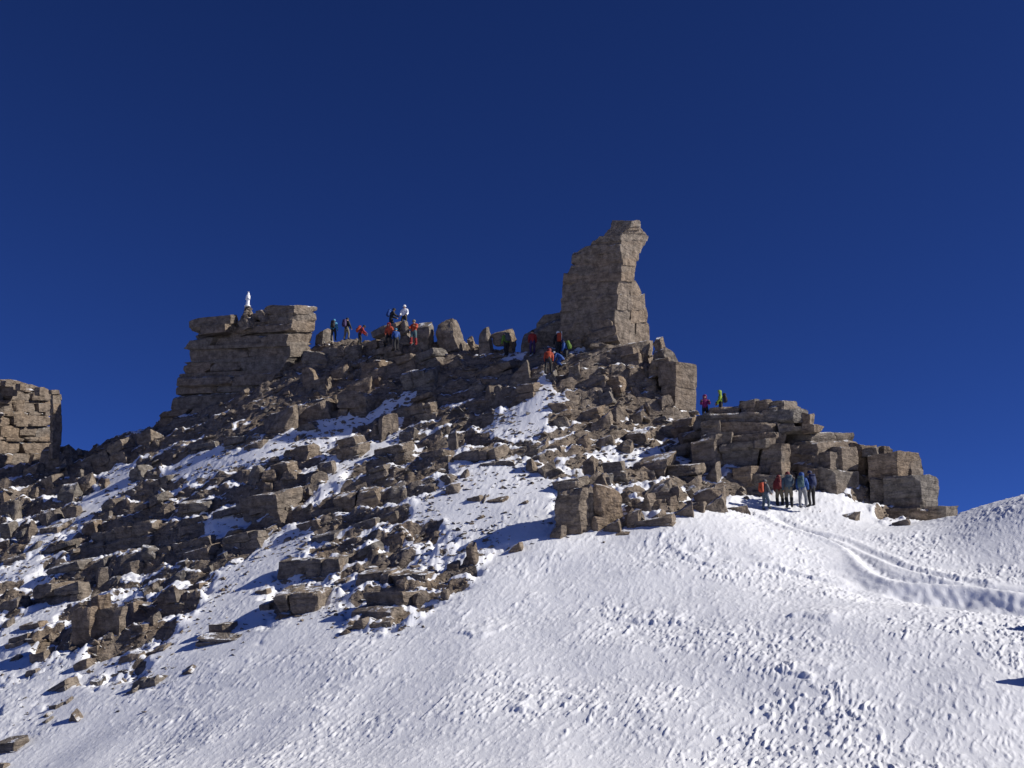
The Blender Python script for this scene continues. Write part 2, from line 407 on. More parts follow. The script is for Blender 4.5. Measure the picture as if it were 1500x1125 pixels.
_px, _py, _t = proj(np.stack([X, Y, Z0], -1))
SN = np.clip(SN + .85 * sstep(560, 650, _py) * sstep(-.30, -.05, noise2(X * .33 + 3, Y * .33, 18) + .6 * noise2(X * 1.3, Y * 1.3, 19)) * sstep(1.9, 1.1, SLOPE), 0, 1)
def hit(px, py, tmax=112):
    """first ground point along the ray through a pixel"""
    d = ray(px, py); d = np.atleast_2d(d)
    ts = np.arange(20, tmax, 0.15); res = np.full(len(d), np.nan)
    for i in range(len(d)):
        P = d[i][None] * ts[:, None]
        below = P[:, 2] < H1(P[:, 0], P[:, 1])
        k = np.argmax(below)
        if below[k]: res[i] = ts[k]
    return res

# trail and bank polylines
def poly_world(pl):
    o = []
    for px, py in pl:
        t = hit([px], [py])[0]; o.append(un(px, py, t))
    return np.array(o)
LIP = poly_world([(1112,756),(1160,778),(1213,794),(1243,808),(1252,824),(1275,844),(1317,857),(1367,861),(1433,866),(1496,874),(1580,882),(1680,888)])
RUT = poly_world([(1140,758),(1190,780),(1236,798),(1262,816),(1285,836),(1322,847),(1370,853),(1433,860),(1498,868),(1580,876),(1680,882)])
RUT2 = poly_world([(1190,780),(1236,790),(1267,806),(1297,818),(1325,832),(1377,845),(1433,855)])
def dens(P, n=24):
    return np.concatenate([np.linspace(P[i], P[i + 1], n, endpoint=False) for i in range(len(P) - 1)] + [P[-1:]])
def dist_line(x, y, L):
    best = np.full(x.shape, 1e18); sd = np.zeros(x.shape); par = np.zeros(x.shape); n = len(L) - 1
    for k in range(n):
        a_, b_ = L[k, :2], L[k + 1, :2]; d_ = b_ - a_; ln = math.hypot(*d_); d_ = d_ / ln
        dx = x - a_[0]; dy = y - a_[1]; u_ = np.clip(dx * d_[0] + dy * d_[1], 0, ln)
        r = (dx - u_ * d_[0]) ** 2 + (dy - u_ * d_[1]) ** 2; m = r < best
        best = np.where(m, r, best); sd = np.where(m, d_[0] * dy - d_[1] * dx, sd); par = np.where(m, (k + u_ / ln) / n, par)
    return np.sqrt(best), sd, par
def smooth_line(L):
    for _ in range(2):
        q = [L[0]]
        for i in range(len(L) - 1): q += [L[i] * .75 + L[i + 1] * .25, L[i] * .25 + L[i + 1] * .75]
        L = np.array(q + [L[-1]])
    return L
LIP, RUT, RUT2 = smooth_line(LIP), smooth_line(RUT), smooth_line(RUT2)
SCARPS = [poly_world(p) for p in ([(976,788),(984,806),(1010,824),(1050,832),(1112,836)], [(900,908),(950,912),(1010,914)], [(1090,828),(1160,838),(1240,852)],
   [(735,1042),(790,1044)], [(1130,985),(1190,1000)], [(1150,905),(1230,915)], [(660,930),(710,940)])]

def fine_terrain(x, y):
    z0 = bil(cz, GX0, GY0, 0.8, x, y)
    rk, fl = masks(x, y, z0)
    tz = bil(0.85 * T + ROUGH, GX0, GY0, GS, x, y)
    det = 0.10 * noise2(x * 3.1, y * 3.1, 21) + 0.06 * noise2(x * 6.5, y * 6.5, 22)
    z = z0 + rk * (tz + det)
    sn = 1 - rk
    # wind-carved snow: scale-like plates with small steep lips, stretched along the wind
    ca, sa = math.cos(R(62)), math.sin(R(62))
    a = x * ca + y * sa; b = -x * sa + y * ca
    wa = a + .12 * noise2(x * 1.1, y * 1.1, 31); wb = b + .12 * noise2(x * 1.1 + 5, y * 1.1, 32)
    sc = np.clip(y / 36, .75, 1.5)
    env = 0.45 + 0.65 * sstep(-.35, .45, noise2(x * .22, y * .22, 33) + .35 * noise2(x * .7, y * .7, 34))
    right = 0.50 + 0.24 * sstep(-10, 16, x)
    n1 = noise2(wa * 1.0, wb * 3.0, 35); n2 = noise2(wa * 2.0, wb * 5.6, 36); n3 = noise2(wa * 4.2, wb * 10.5, 37)
    n4 = noise2(wa * 6.0 + 7, wb * 15.0, 51)
    clus = .22 * noise2(x * .9, y * .9, 52) + .25 * n1
    plate = 0.016 * sstep(.05, .30, n1 + .3 * n2) + 0.032 * sstep(.30, .42, n2 + .25 * n3 + clus) + 0.044 * sstep(.34, .43, n3 + .2 * n4 + clus) + .006 * sstep(.2, .4, n4)
    lumps = 0.04 * sstep(.44, .58, noise2(wa * 2.2 + 40, wb * 5.0, 38) + .2 * n2 + .3 * noise2(x * .5, y * .5, 50))
    calm = np.ones(x.shape); m = (y > 30) & (y < 60) & (x > 5) & (x < 28)
    if m.any():
        dn, sd, par = dist_line(x[m], y[m], LIP); calm[m] = 1 - .85 * np.exp(-(dn / 1.3) ** 2) * sstep(.1, .3, par)
    z = z + calm * sn * env * right * (plate + lumps) + sn * 0.10 * noise2(x * .33, y * .33, 39)
    m = (y > 30) & (y < 60) & (x > -12) & (x < 26)
    if m.any():
        xm, ym = x[m], y[m]; add = np.zeros(xm.shape)
        dn, sd, par = dist_line(xm, ym, LIP)
        ch = 1 + .25 * noise2(xm * 5.0, ym * 5.0, 41)
        add += 0.11 * ch * np.exp(-(dn / .28) ** 2)
        low = sstep(0, .1, -sd)                                     # downhill side of the lip (near side)
        dep = 0.50 * sstep(.32, .66, par)
        rag = 1 + .3 * noise2(xm * .9, ym * .9, 47)
        add -= low * dep * rag * sstep(.10, 1.1, dn + .12 * noise2(xm * 3.1, ym * 3.1, 49)) * sstep(4.5, 1.2, dn) * sstep(1.0, .93, par)
        dn, sd, par = dist_line(xm, ym, RUT)
        add -= 0.17 * np.exp(-(dn / .36) ** 2) * (1 + .35 * noise2(xm * 4.6, ym * 4.6, 42))
        dn, sd, par = dist_line(xm, ym, RUT2)
        add += -0.09 * np.exp(-(dn / .25) ** 2) + 0.04 * np.exp(-((dn - .45) / .2) ** 2)
        z[m] = z[m] + add * sn[m]
    for L in SCARPS:
        c = L.mean(0); m = (np.abs(x - c[0]) < 6) & (np.abs(y - c[1]) < 6)
        if m.any():
            xm, ym = x[m], y[m]; dn, sd, par = dist_line(xm, ym, L)
            e = sstep(0, .12, par) * sstep(1, .88, par) * (.7 + .9 * noise2(xm * 1.7, ym * 1.7, 44))
            s2 = sd + .18 * noise2(xm * 1.2, ym * 1.2, 45) + .12 * noise2(xm * 5.5, ym * 5.5, 53)
            z[m] = z[m] + sn[m] * 0.085 * e * (sstep(-.06, .08, s2) * sstep(2.2, 0, s2)) * sstep(2.4, 1.4, dn)
    # drifts off to the right whose shadows reach into the picture
    for px, py, hgt in ((1520, 922, .7), (1524, 1003, .75)):
        p = un(px, py, DRT[(px, py)]); u_ = (x - p[0]) * .8 + (y - p[1]) * .6; v_ = -(x - p[0]) * .6 + (y - p[1]) * .8
        z = z + hgt * np.exp(-(u_ / .35) ** 2 - (v_ / .14) ** 2)
    z = z - .85 * np.maximum(0, -x - .53 * np.maximum(y, 19) - 1.0) * sstep(2, 12, y)      # unseen ground left of the scree, added drop to cut snow bounce on shaded rock
    out = np.hypot(np.maximum(0, np.maximum(GX0 + 4 - x, x - GX1 + 4)), np.maximum(0, np.maximum(GY0 + 2 - y, y - GY1 + 4)))
    z = np.maximum(z - .45 * out, np.minimum(z, -70 + 4 * noise2(x * .01, y * .01, 46)))
    return z, rk
DRT = {}
for px, py in ((1520, 922), (1524, 1003)): DRT[(px, py)] = hit([px], [py])[0]

us = np.linspace(-.56, .56, 1040)
side = .56 + np.geomspace(.006, 60, 30)
us = np.concatenate([-side[::-1], us, side])
ys = np.concatenate([-np.geomspace(1500, 2, 22), np.linspace(-1, 19, 22), np.geomspace(21, 96, 720), 96 + np.geomspace(.6, 1800, 24)])
UU, YY = np.meshgrid(us, ys); XX = UU * np.maximum(YY, 19.0)
ZZ, rkf = fine_terrain(XX, YY)
nr, nc = XX.shape
ii = np.arange(nr * nc).reshape(nr, nc)
quads = np.stack([ii[:-1, :-1], ii[:-1, 1:], ii[1:, 1:], ii[1:, :-1]], -1).reshape(-1, 4)
ter = mesh_obj('mountain_terrain', np.stack([XX, YY, ZZ], -1).reshape(-1, 3), quads, GROUND, smooth=True)
a = ter.data.attributes.new('snow', 'FLOAT', 'POINT')
snv = np.clip(bil(SN, GX0, GY0, GS, XX, YY) * np.where(rkf > .02, 1, 1) , 0, 1); snv = np.where(rkf < .04, 1, snv)
snv = np.where(YY < 22, 1, snv)
a.data.foreach_set('value', snv.astype(np.float32).ravel())
tag(ter, kind='structure')

# ------------------------------------------------------------------ outcrops: stacked, jointed blocks
def block_part(parent, c8, seed, tone, seg=.22, rough=.035, cuts=3, depth=.07, layers=0, name='block', rnd=.05, laydep=.03, maxn=20):
    V, Q = hexa(c8, seg, seed, rough, cuts, depth, layers, maxn, rnd, laydep)
    loc = np.array(parent.location)
    return mesh_obj(name, V - loc, Q, ROCK, parent, tone)

def layer8(b, tp, kL, kR, jit=0.0, back=1.0):
    """b, tp = (xl, xc, xr, y, t): plan with a left face running back by kL and a right face by kR"""
    out = []
    for xl, xc, xr, y, t in (b, tp):
        C = un(xc, y, t); L = un(xl, y, t + kL * (xc - xl) * t / F); Rr = un(xr, y, t + kR * (xr - xc) * t / F)
        dm = max(back - np.linalg.norm(Rr - C), 0)
        d = (Rr - C) / (np.linalg.norm(Rr - C) + 1e-6)
        Rb = Rr + np.array([0.15, 1, 0]) * dm * .9
        out += [L, C, Rb if False else Rr, L + (Rr - C) + np.array([0, dm, 0])]
    return np.array(out)

def sub8(c, a0, a1, b0=0.0, b1=1.0):
    r = []
    for base in (0, 4):
        q = c[base:base + 4]
        for a_, b_ in ((a0, b0), (a1, b0), (a1, b1), (a0, b1)):
            r.append((q[0] * (1 - a_) + q[1] * a_) * (1 - b_) + (q[3] * (1 - a_) + q[2] * a_) * b_)
    return np.array(r)

def tower(root, rows, ybreaks, t, kL, kR, seed, nL=1, nR=1, tone=.35, jit=.10, back=3.0, dt=0.0, dip=0.0, over=.5, **kw):
    rows = np.array(rows, float); rg = np.random.default_rng(seed)
    for i in range(len(ybreaks) - 1):
        y0, y1 = ybreaks[i], ybreaks[i + 1]
        f = lambda y, k: float(np.interp(y, rows[:, 0], rows[:, k]))
        j = rg.normal(0, jit, 3) * F / t * .35
        ya, yb = y0 + .12 * (y1 - y0), y1 - .12 * (y1 - y0)
        tt = t + rg.normal(0, jit * .5) + dt * (y0 - ybreaks[0])
        c = layer8((f(yb, 1) + j[0], f(yb, 2) + j[1], f(yb, 3) + j[2], y1 + over, tt), (f(ya, 1) + j[0], f(ya, 2) + j[1], f(ya, 3) + j[2], y0, tt), kL, kR, back=back)
        for k in (0, 3, 4, 7): c[k][2] -= dip * min(1, i / 4) * (1 + rg.normal(0, .15)) * (f(yb, 2) - f(yb, 1)) * t / F
        n = nL if isinstance(nL, int) else nL[i % len(nL)]
        n2 = nR if isinstance(nR, int) else nR[i % len(nR)]
        ca = np.concatenate([[0], np.sort(np.clip((np.arange(1, n) + rg.uniform(-.32, .32, n - 1)) / n, 0, 1)), [1]]) if n > 1 else np.array([0, 1.])
        cb = np.concatenate([[0], np.sort(np.clip((np.arange(1, n2) + rg.uniform(-.3, .3, n2 - 1)) / n2, 0, 1)), [1]]) if n2 > 1 else np.array([0, 1.])
        for ia in range(n):
            for ib in range(n2):
                if n > 1 and n2 > 1 and ib > 0 and ia < n - 1: continue
                cc = sub8(c, ca[ia], ca[ia + 1], cb[ib] if not (n > 1 and n2 > 1 and ia < n - 1) else 0, cb[ib + 1] if not (n > 1 and n2 > 1 and ia < n - 1) else 1)
                nl = cc[0] - cc[3]; nl = nl / (np.linalg.norm(nl) + 1e-9)
                cc = cc + nl * rg.normal(0, jit * .5)
                if n2 > 1:
                    nr_ = cc[1] - cc[0]; nr_ = nr_ / (np.linalg.norm(nr_) + 1e-9); cc = cc + nr_ * rg.normal(0, jit * .5)
                block_part(root, cc, seed * 100 + i * 13 + ia * 3 + ib, np.clip(tone + rg.normal(0, .16), 0, 1), **kw)

def root_at(name, px, py, t, label, cat):
    o = empty(name, un(px, py, t)); return tag(o, label, cat, kind='thing')

# the leaning pinnacle
pin = root_at('rock_pinnacle', 890, 497, 70, 'tall leaning rock pinnacle with an overhanging top and one pale sunlit side', 'rock')
rows = [(323,897,925,938),(333,893,921,938),(336,890,916,940),(343,884,910,949),(350,868,910,948),(356,862,909,946),(366,839,909,939),(376,834,911,935),(381,839,911,933),
 (385,846,912,932),(389,829,912,932),(400,826,911,930),(409,824,908,929),(420,822,905,937),(428,822,905,945),(440,822,904,945),(452,823,902,947),(472,822,901,948),(500,816,899,949),(520,812,898,950)]
tower(pin, rows, [323,329,334,339,344.5,350,357,367,379,386,398,409,432,451,470,520], 69.5, .5, 1.5, 11, nL=[1,1,1,1,1,1,1,1,1,2,1,1,1,1,1], nR=[1,1,1,1,1,1,1,1,1,1,1,2,2,2,2], tone=.45, jit=.06, back=3.0, dip=.05, over=3.0, seg=.11, rough=.075, rnd=.0, depth=.05, cuts=3, maxn=40)

# the block that carries the statue
sb = root_at('summit_block', 340, 620, 79, 'massive dark layered summit block carrying the small white statue', 'rock')
rows = [(446,392,430,464),(452,385,430,464),(458,376,430,463),(464,352,430,463),(470,312,429,463),(476,292,428,462),(484,280,426,461),(487,284,424,461),(494,276,420,460),(502,270,420,458),(512,265,426,452),(519,270,424,446),(526,270,421,440),(535,266,414,436),
 (545,262,408,430),(560,258,398,425),(580,255,393,418),(592,247,392,412),(603,234,390,408),(612,230,388,404),(626,234,386,402),(650,236,380,400)]
tower(sb, rows, [447,453,458,468,473,484,489,501,505,520,525,540,546,561,570,592,604,626,650], 78, .42, 1.3, 12, nL=[1,1,2,1,2,1,3,1,2,1,3,1,2,2,1,3,1,2], tone=.35, jit=.22, back=5.0, dip=.05, over=2.0, seg=.18, rough=.06, rnd=.02, depth=.10, cuts=6, maxn=28)
# its flat top boulders
def hex_px(root, xl, xc, xr, y0, y1, t, kL=.45, kR=1.5, seed=1, tone=.35, dyl=0, dyr=0, back=1.2, **kw):
    """one block: left, front corner and right edge, top and bottom in the photograph, at depth t; dyl/dyr lower the left/right ends"""
    c = layer8((xl, xc, xr, y1, t), (xl, xc, xr, y0, t), kL, kR, back=back)
    m = t / F
    for k in (0, 3, 4, 7): c[k][2] -= dyl * m
    for k in (2, 6): c[k][2] -= dyr * m
    return block_part(root, c, seed, tone, **kw)
hex_px(sb, 277, 338, 353, 461, 478, 79, seed=501, tone=.45, dyl=6, back=2.5, depth=.16, cuts=5)
hex_px(sb, 292, 330, 345, 474, 486, 78.6, seed=502, tone=.45, dyl=4, back=2.5)

# cracked tower at the far left
lt = root_at('cracked_tower', 40, 690, 81, 'sunlit cracked rock tower standing apart across the saddle from the statue block', 'rock')
rows = [(556,-70,-30,14),(562,-70,-30,44),(568,-75,-30,66),(578,-80,-30,79),(600,-85,-30,80),(640,-90,-30,80),(665,-95,-30,74),(690,-100,-30,56),(712,-100,-30,36)]
tower(lt, rows, [556,562,569,574,586,591,603,609,624,640,646,664,684,704], 80, .5, 1.1, 13, nL=1, nR=[2,3,4,3,5,4,6,3,4,5,3,4,3], tone=.6, jit=.18, back=3.5, seg=.18, rough=.05, rnd=.04, depth=.12, cuts=6)
rows = [(570,70,76,88),(580,72,77,89),(600,73,78,90),(640,73,78,91),(668,70,76,88)]
tower(lt, rows, [571,577,584,591,598,606,618,632,650,672], 79.4, .5, 1.2, 14, tone=.55, jit=.06, back=1.4, seg=.16, rough=.03, rnd=.07, depth=.12)
for i, (a_, b_, c_, d_, e_) in enumerate([(22,30,38,562,572),(50,58,67,567,580),(0,8,18,557,566),(-20,20,36,566,580)]):
    hex_px(lt, a_, b_, c_, d_, e_, 80.2 + .3 * i, seed=520 + i, tone=.5, depth=.15)

# buttress at the right
bt = root_at('layered_buttress', 1150, 742, 56, 'broad layered rock buttress above the climbers waiting at the snow edge', 'rock')
BL = [(1083,1104,1112,583,594,59.5,6),(1095,1148,1171,587,605,58.9,2),(1040,1098,1108,592,608,59.5,5),(1032,1160,1180,603,620,58.4,3),(1174,1186,1194,604,621,58.8,0),(1020,1040,1048,607,626,59.6,3),
 (1140,1192,1206,619,632,57.6,1),(1026,1128,1143,618,635,58.0,4),(1026,1134,1152,633,652,57.6,4),(1056,1144,1157,650,692,57.0,3),(1012,1050,1064,640,694,57.6,7),
 (1150,1192,1247,631,652,58.2,-3),(1154,1198,1258,648,674,57.7,-4),(1160,1190,1252,672,694,57.6,0),(1060,1148,1164,690,746,56.6,2),(1146,1168,1182,655,746,58.0,0),(1168,1196,1228,690,752,57.0,-4),(1194,1222,1256,694,756,56.6,-8),
 (1246,1266,1284,652,700,58.8,0),(1246,1264,1286,698,760,58.4,0),(1262,1280,1291,653,668,58.6,2),(1288,1296,1307,656,668,58.4,0),(1276,1316,1347,663,703,57.3,4),(1274,1345,1370,699,750,56.8,0),(1282,1388,1403,746,771,55.6,0),
 (1312,1334,1353,676,704,57.9,0),(1200,1216,1238,662,698,57.2,0),(1212,1232,1254,655,690,57.5,0),(1100,1120,1134,640,656,56.9,2),(1075,1100,1116,684,712,56.4,2),(1130,1144,1156,676,700,56.6,0)]
rgb_ = np.random.default_rng(5)
hex_px(bt, 1060, 1186, 1200, 626, 745, 59.8, kL=.25, kR=1.2, seed=590, tone=.4, back=3, seg=.3)
hex_px(bt, 1150, 1238, 1254, 644, 745, 59.4, kL=.25, kR=1.2, seed=591, tone=.4, back=3, seg=.3)
for i, (xl, xc, xr, y0, y1, t, dl) in enumerate(BL):
    c = layer8((xl, xc, xr, y1, t), (xl, xc, xr, y0, t), .25 if xc - xl > xr - xc else .7, 1.2 if xc - xl > xr - xc else .8, back=4.0)
    m = t / F
    for k in (0, 3, 4, 7): c[k][2] -= dl * m
    n = 1 if xc - xl < 45 else int(rgb_.integers(2, 4)); cut = np.concatenate([[0], np.sort(rgb_.uniform(.2, .8, n - 1)), [1]])
    for j in range(n):
        if cut[j + 1] - cut[j] < .08: continue
        cc = sub8(c, cut[j], cut[j + 1]); cc = cc + np.array([0, rgb_.normal(0, .13), 0]); cc[4:, 2] += rgb_.normal(0, .07); cc += rgb_.normal(0, .05, (8, 3)); cc = cc.mean(0) + (cc - cc.mean(0)) * 1.06
        block_part(bt, cc, 600 + i * 5 + j, float(np.clip(.42 + rgb_.normal(0, .22), 0, 1)), seg=.13, maxn=30, layers=max(2, int((y1 - y0) / 9)) if rgb_.random() < .7 else 0, rough=.05, cuts=6, depth=.10, laydep=.04, rnd=.015)

# big square block right below the pinnacle, and its neighbours
qb = root_at('square_block', 993, 605, 65.5, 'big pale square block with dark cracks on the ridge right below the pinnacle', 'rock')
hex_px(qb, 964, 990, 1021, 529, 566, 66.0, kL=.6, kR=.9, seed=701, tone=.5, dyr=5, back=3, seg=.15, rough=.018, depth=.04, cuts=2)
hex_px(qb, 968, 989, 1020, 565, 606, 66.0, kL=.6, kR=.9, seed=702, tone=.5, back=3, seg=.15, rough=.018, depth=.05, cuts=2)

TEB = hit([838], [790])[0] + .15
eb = root_at('edge_block', 838, 790, TEB, 'large dark brown jointed block at the snow edge casting a long shadow', 'rock')
hex_px(eb, 811, 850, 867, 712, 800, TEB + .2, kL=.3, kR=.9, seed=721, tone=.5, dyl=6, back=2.2, seg=.09, rough=.10, depth=.16, cuts=9, layers=5, maxn=30, laydep=.05)
hex_px(eb, 816, 842, 856, 704, 726, TEB + .6, kL=.3, kR=.9, seed=722, tone=.4, dyl=4, back=1.8, seg=.09, rough=.10, depth=.2, cuts=8, layers=2, maxn=26)
hex_px(eb, 806, 822, 834, 768, 802, TEB - .1, kL=.4, kR=.9, seed=728, tone=.45, dyl=6, back=1.0, seg=.09, rough=.10, depth=.2, cuts=8, maxn=22)
hex_px(eb, 856, 868, 880, 722, 798, TEB + .7, kL=.3, kR=.9, seed=729, tone=.3, dyl=0, back=1.4, seg=.09, rough=.10, depth=.18, cuts=8, layers=3, maxn=24)
ob = root_at('rusty_block', 888, 784, TEB + .3, 'tall rusty orange block with a sunlit face standing at the snow edge', 'rock')
hex_px(ob, 868, 880, 912, 712, 762, TEB + .5, kL=.6, kR=.75, seed=723, tone=.95, dyl=-4, dyr=12, back=1.6, seg=.09, rough=.10, depth=.24, cuts=9, layers=2, maxn=26)
hex_px(ob, 866, 876, 902, 756, 794, TEB + .4, kL=.6, kR=.75, seed=724, tone=.85, back=1.4, seg=.1, rough=.06, depth=.18, cuts=6, maxn=20)
pb = root_at('split_block', 145, 938, 52.5, 'split brown block with two sunlit facets rising from the lower left scree', 'rock')
TPB = hit([145], [938])[0]
hex_px(pb, 106, 130, 150, 886, 948, TPB, kL=.5, kR=.9, seed=725, tone=.8, dyl=10, back=1.5, seg=.1, rough=.07, depth=.2, cuts=8, maxn=22)
hex_px(pb, 140, 176, 187, 890, 948, TPB + .1, kL=.3, kR=1.1, seed=726, tone=.5, dyl=0, back=1.5, seg=.1, rough=.07, depth=.16, cuts=7, layers=2, maxn=22)
hex_px(pb, 134, 148, 162, 870, 900, TPB + .5, kL=.5, kR=.9, seed=727, tone=.85, dyl=4, back=1.2, seg=.1, rough=.07, depth=.2, cuts=7, maxn=20)
dm = root_at('dark_dome', 800, 512, 73, 'dark sloping shoulder of rock leaning on the left foot of the pinnacle', 'rock')
hex_px(dm, 762, 842, 852, 458, 514, 72.6, kL=.3, kR=1.2, seed=711, tone=.2, dyl=24, back=3, seg=.16, rough=.05, depth=.2, cuts=7, maxn=26)
hex_px(dm, 786, 836, 846, 454, 480, 73.2, kL=.3, kR=1.2, seed=712, tone=.2, dyl=10, back=2, seg=.16, rough=.05, depth=.2, cuts=7, maxn=22)

# ------------------------------------------------------------------ single boulders and slabs, read off the photograph one by one
used = set()
LAB = {}
ZONES = [(115,765,'below the cracked tower'),(60,905,'at the outer edge of the left scree'),(60,1200,'low on the outer left snow'),(200,700,'on the saddle beside the summit block'),(200,830,'on the upper left scree'),
 (200,935,'on the lower left scree'),(330,1200,'at the foot of the left scree'),(330,720,'under the left end of the summit block'),(330,830,'on the middle scree under the summit block'),(330,930,'at the right edge of the left scree'),
 (470,575,'against the right side of the summit block'),(470,680,'below the summit block by the snow band'),(470,800,'between the snow band and the rock island'),(470,1200,'in the snow left of the rock island'),
 (600,530,'under the crest climbers'),(600,620,'on the dark wall under the crest'),(600,700,'beside the narrow snow strip in mid slope'),(600,800,'above the rock island'),(710,1200,'on the rock island'),
 (720,540,'on the crest near the mushroom rock'),(720,600,'left of the gully head'),(720,690,'left of the open snow patch'),(790,540,'by the dark dome'),(860,600,'beside the climbers gully'),(860,700,'right of the open snow patch'),(720,800,'on the open snow patch'),(860,1200,'at the snow edge by the brown block'),
 (1030,540,'at the foot of the pinnacle'),(1030,600,'beside the square block'),(1030,660,'under the square block'),(1030,710,'left of the buttress wall'),(1070,1200,'at the snow edge left of the climbers'),(1600,1200,'under the buttress')]
def zone(px, py):
    best = None
    for x, y, z in ZONES:
        if px < x and py < y: return z
    return 'under the buttress'
def describe(w, h, tn, tilt, kind):
    ar = w / max(h, 1); area = w * h
    big = 'huge' if area > 2600 else 'big' if area > 1300 else 'middling' if area > 700 else 'small' if area > 350 else 'little'
    hue = 'rusty' if tn > .7 else 'brown' if tn > .5 else 'grey brown' if tn > .32 else 'grey' if tn > .16 else 'pale grey'
    sh = 'very long' if ar > 3.2 else 'long' if ar > 2.2 else 'squat' if ar > 1.4 else 'cube shaped' if ar > .85 else 'upright'
    return big, hue, sh + (' tilted' if abs(tilt) >= 8 else '')
def make_ledge(px, y1, t, L, D, Hh, sink, psi, pit, tl, rg, seed, tone, label, pym, area):
    base = un(px, y1, t) + np.array([0, D * .45, -sink]); o = empty('rock_ledge', base); o['kind'] = 'thing'
    tn = float(np.clip(rg.normal(.24 if px < 420 else .38, .24) if tone is None else tone, 0, 1))
    M = rotm(-psi, pit, -tl).T; H = Hh + sink
    nl = int(np.clip(round(Hh / .55), 2, 4)); zs = np.concatenate([[0], np.cumsum(rg.uniform(.6, 1.5, nl))]); zs = zs / zs[-1] * H
    for i in range(nl):
        x0 = -L / 2 * (1 - rg.uniform(0, .12)) ; x1 = L / 2 * (1 - rg.uniform(0, .16)) 
        nb = int(rg.integers(1, 4)) if L > 2 else 1
        cx = np.sort(rg.uniform(.2, .8, nb - 1)) if nb > 1 else np.array([])
        cx = np.concatenate([[0], cx, [1]]); yo = rg.normal(0, .07) * D
        for j in range(nb):
            a0, a1 = x0 + (x1 - x0) * cx[j], x0 + (x1 - x0) * cx[j + 1]
            if a1 - a0 < .25: continue
            fy = -D / 2 + yo + rg.normal(0, .06) * D; z0, z1 = zs[i] - .03, zs[i + 1] + (rg.uniform(-.25, .05) * (zs[i + 1] - zs[i]) if i == nl - 1 else 0)
            c8 = np.array([(a0, fy, z0), (a1, fy, z0), (a1, D / 2, z0), (a0, D / 2, z0), (a0, fy, z1), (a1, fy, z1), (a1, D / 2, z1), (a0, D / 2, z1)])
            c8 += rg.normal(0, .045, (8, 3)) * np.array([1, 1, .8]) * min(1.3, D)
            V, Q = hexa(c8, float(np.clip((a1 - a0) / 12, .08, .2)), seed * 31 + i * 7 + j, rough=.06, cuts=5, depth=.13, layers=2 if z1 - z0 > .5 else 0, maxn=18, rnd=.03, laydep=.04)
            mesh_obj('block', V @ M, Q, ROCK, o, float(np.clip(tn + rg.normal(0, .1), 0, 1)))
    if label: tag(o, label, 'rock')
    else:
        z = zone(px, pym); big, hue, sh = describe(L / Hh * math.sqrt(area * Hh / L), math.sqrt(area * Hh / L), tn, math.degrees(tl), 's')
        tag(o, f'{big} {hue} {sh} broken ledge {z}', 'rock', f'ledges {z}')
    return o
def make_boulder(x0, y0, x1, y1, tilt=0, kind='b', t=None, tone=None, seed=0, label=None):
    rg = np.random.default_rng(seed + 9000)
    if kind in 'bsr' and y0 > 560: y0 = y0 + .12 * (y1 - y0)
    w, h, px = x1 - x0, y1 - y0, (x0 + x1) / 2
    if t is None:
        for dy in (0, 3, 6, 10, 15, 22, 30):
            t = hit([px], [y1 - 1 + dy])[0]
            if not np.isnan(t): break
        else: t = 75.0
    m = t / F; psi = R(rg.normal(24, 8)) if kind != 'w' else R(rg.normal(58, 7)); pit = R(rg.uniform(3, 24))
    tl = R(tilt + rg.normal(0, 3))
    Wd = w * m; Hh = max(h - .6 * w * abs(math.tan(tl)), h * .45) * m
    D = min(.75 * Wd, 1.5 * Hh + .2) * rg.uniform(.8, 1.15)
    if kind == 't': D = .7 * Wd
    if kind == 'w': D = .8 * Wd
    L = max((Wd * 1.04 - D * math.sin(psi)) / math.cos(psi), .4 * Wd)
    sink = .22 * Hh + .12 * D
    c8 = box8(L, D, Hh + sink, rg, jit={'w': .10, 'b': .17, 's': .10, 'r': .14, 't': .16}[kind], taper={'w': .05, 'b': .08, 's': .05, 'r': .22, 't': .25}[kind], wedge=float(np.clip(w / h / 1.6, .1, 1)))
    lay = 0
    if kind == 's': lay = int(np.clip(Hh / .38, 2, 7))
    elif rg.random() < .4 and Hh > .8: lay = 2
    seg = float(np.clip(max(L, Hh, D) / 11, .07, .26))
    if kind == 's' and w * h > 800:
        return make_ledge(px, y1, t, L, D, Hh, sink, psi, pit, tl, rg, seed, tone, label, (y0 + y1) / 2, w * h)
    V, Q = hexa(c8, seg, seed + 77, rough=.075, cuts={'w': 5, 'b': 8, 's': 5, 'r': 11, 't': 6}[kind], depth={'w': .15, 'b': .21, 's': .15, 'r': .25, 't': .2}[kind], layers=lay, maxn=20, rnd=.03, laydep=.075)
    V = V @ rotm(-psi, pit, -tl).T
    base = un(px, y1, t) + np.array([0, D * .45, -sink])
    tn = float(np.clip(rg.normal(.24 if px < 420 else .38, .24) if tone is None else tone, 0, 1))
    kindname = {'w': 'boulder', 'b': 'boulder', 's': 'rock_slab', 'r': 'boulder', 't': 'boulder'}[kind]
    o = mesh_obj(kindname, V, Q, ROCK, None, tn); o.location = base
    o['kind'] = 'thing'
    if label: tag(o, label, 'rock')
    else:
        z = zone(px, (y0 + y1) / 2)
        big, hue, sh = describe(w, h, tn, tilt, kind)
        shp = {'w': 'square block', 'b': 'boulder', 's': 'layered slab', 'r': 'rounded boulder', 't': 'pointed boulder'}[kind]
        tag(o, f'{big} {hue} {sh} {shp} {z}', 'rock', f'boulders {z}')
    return o
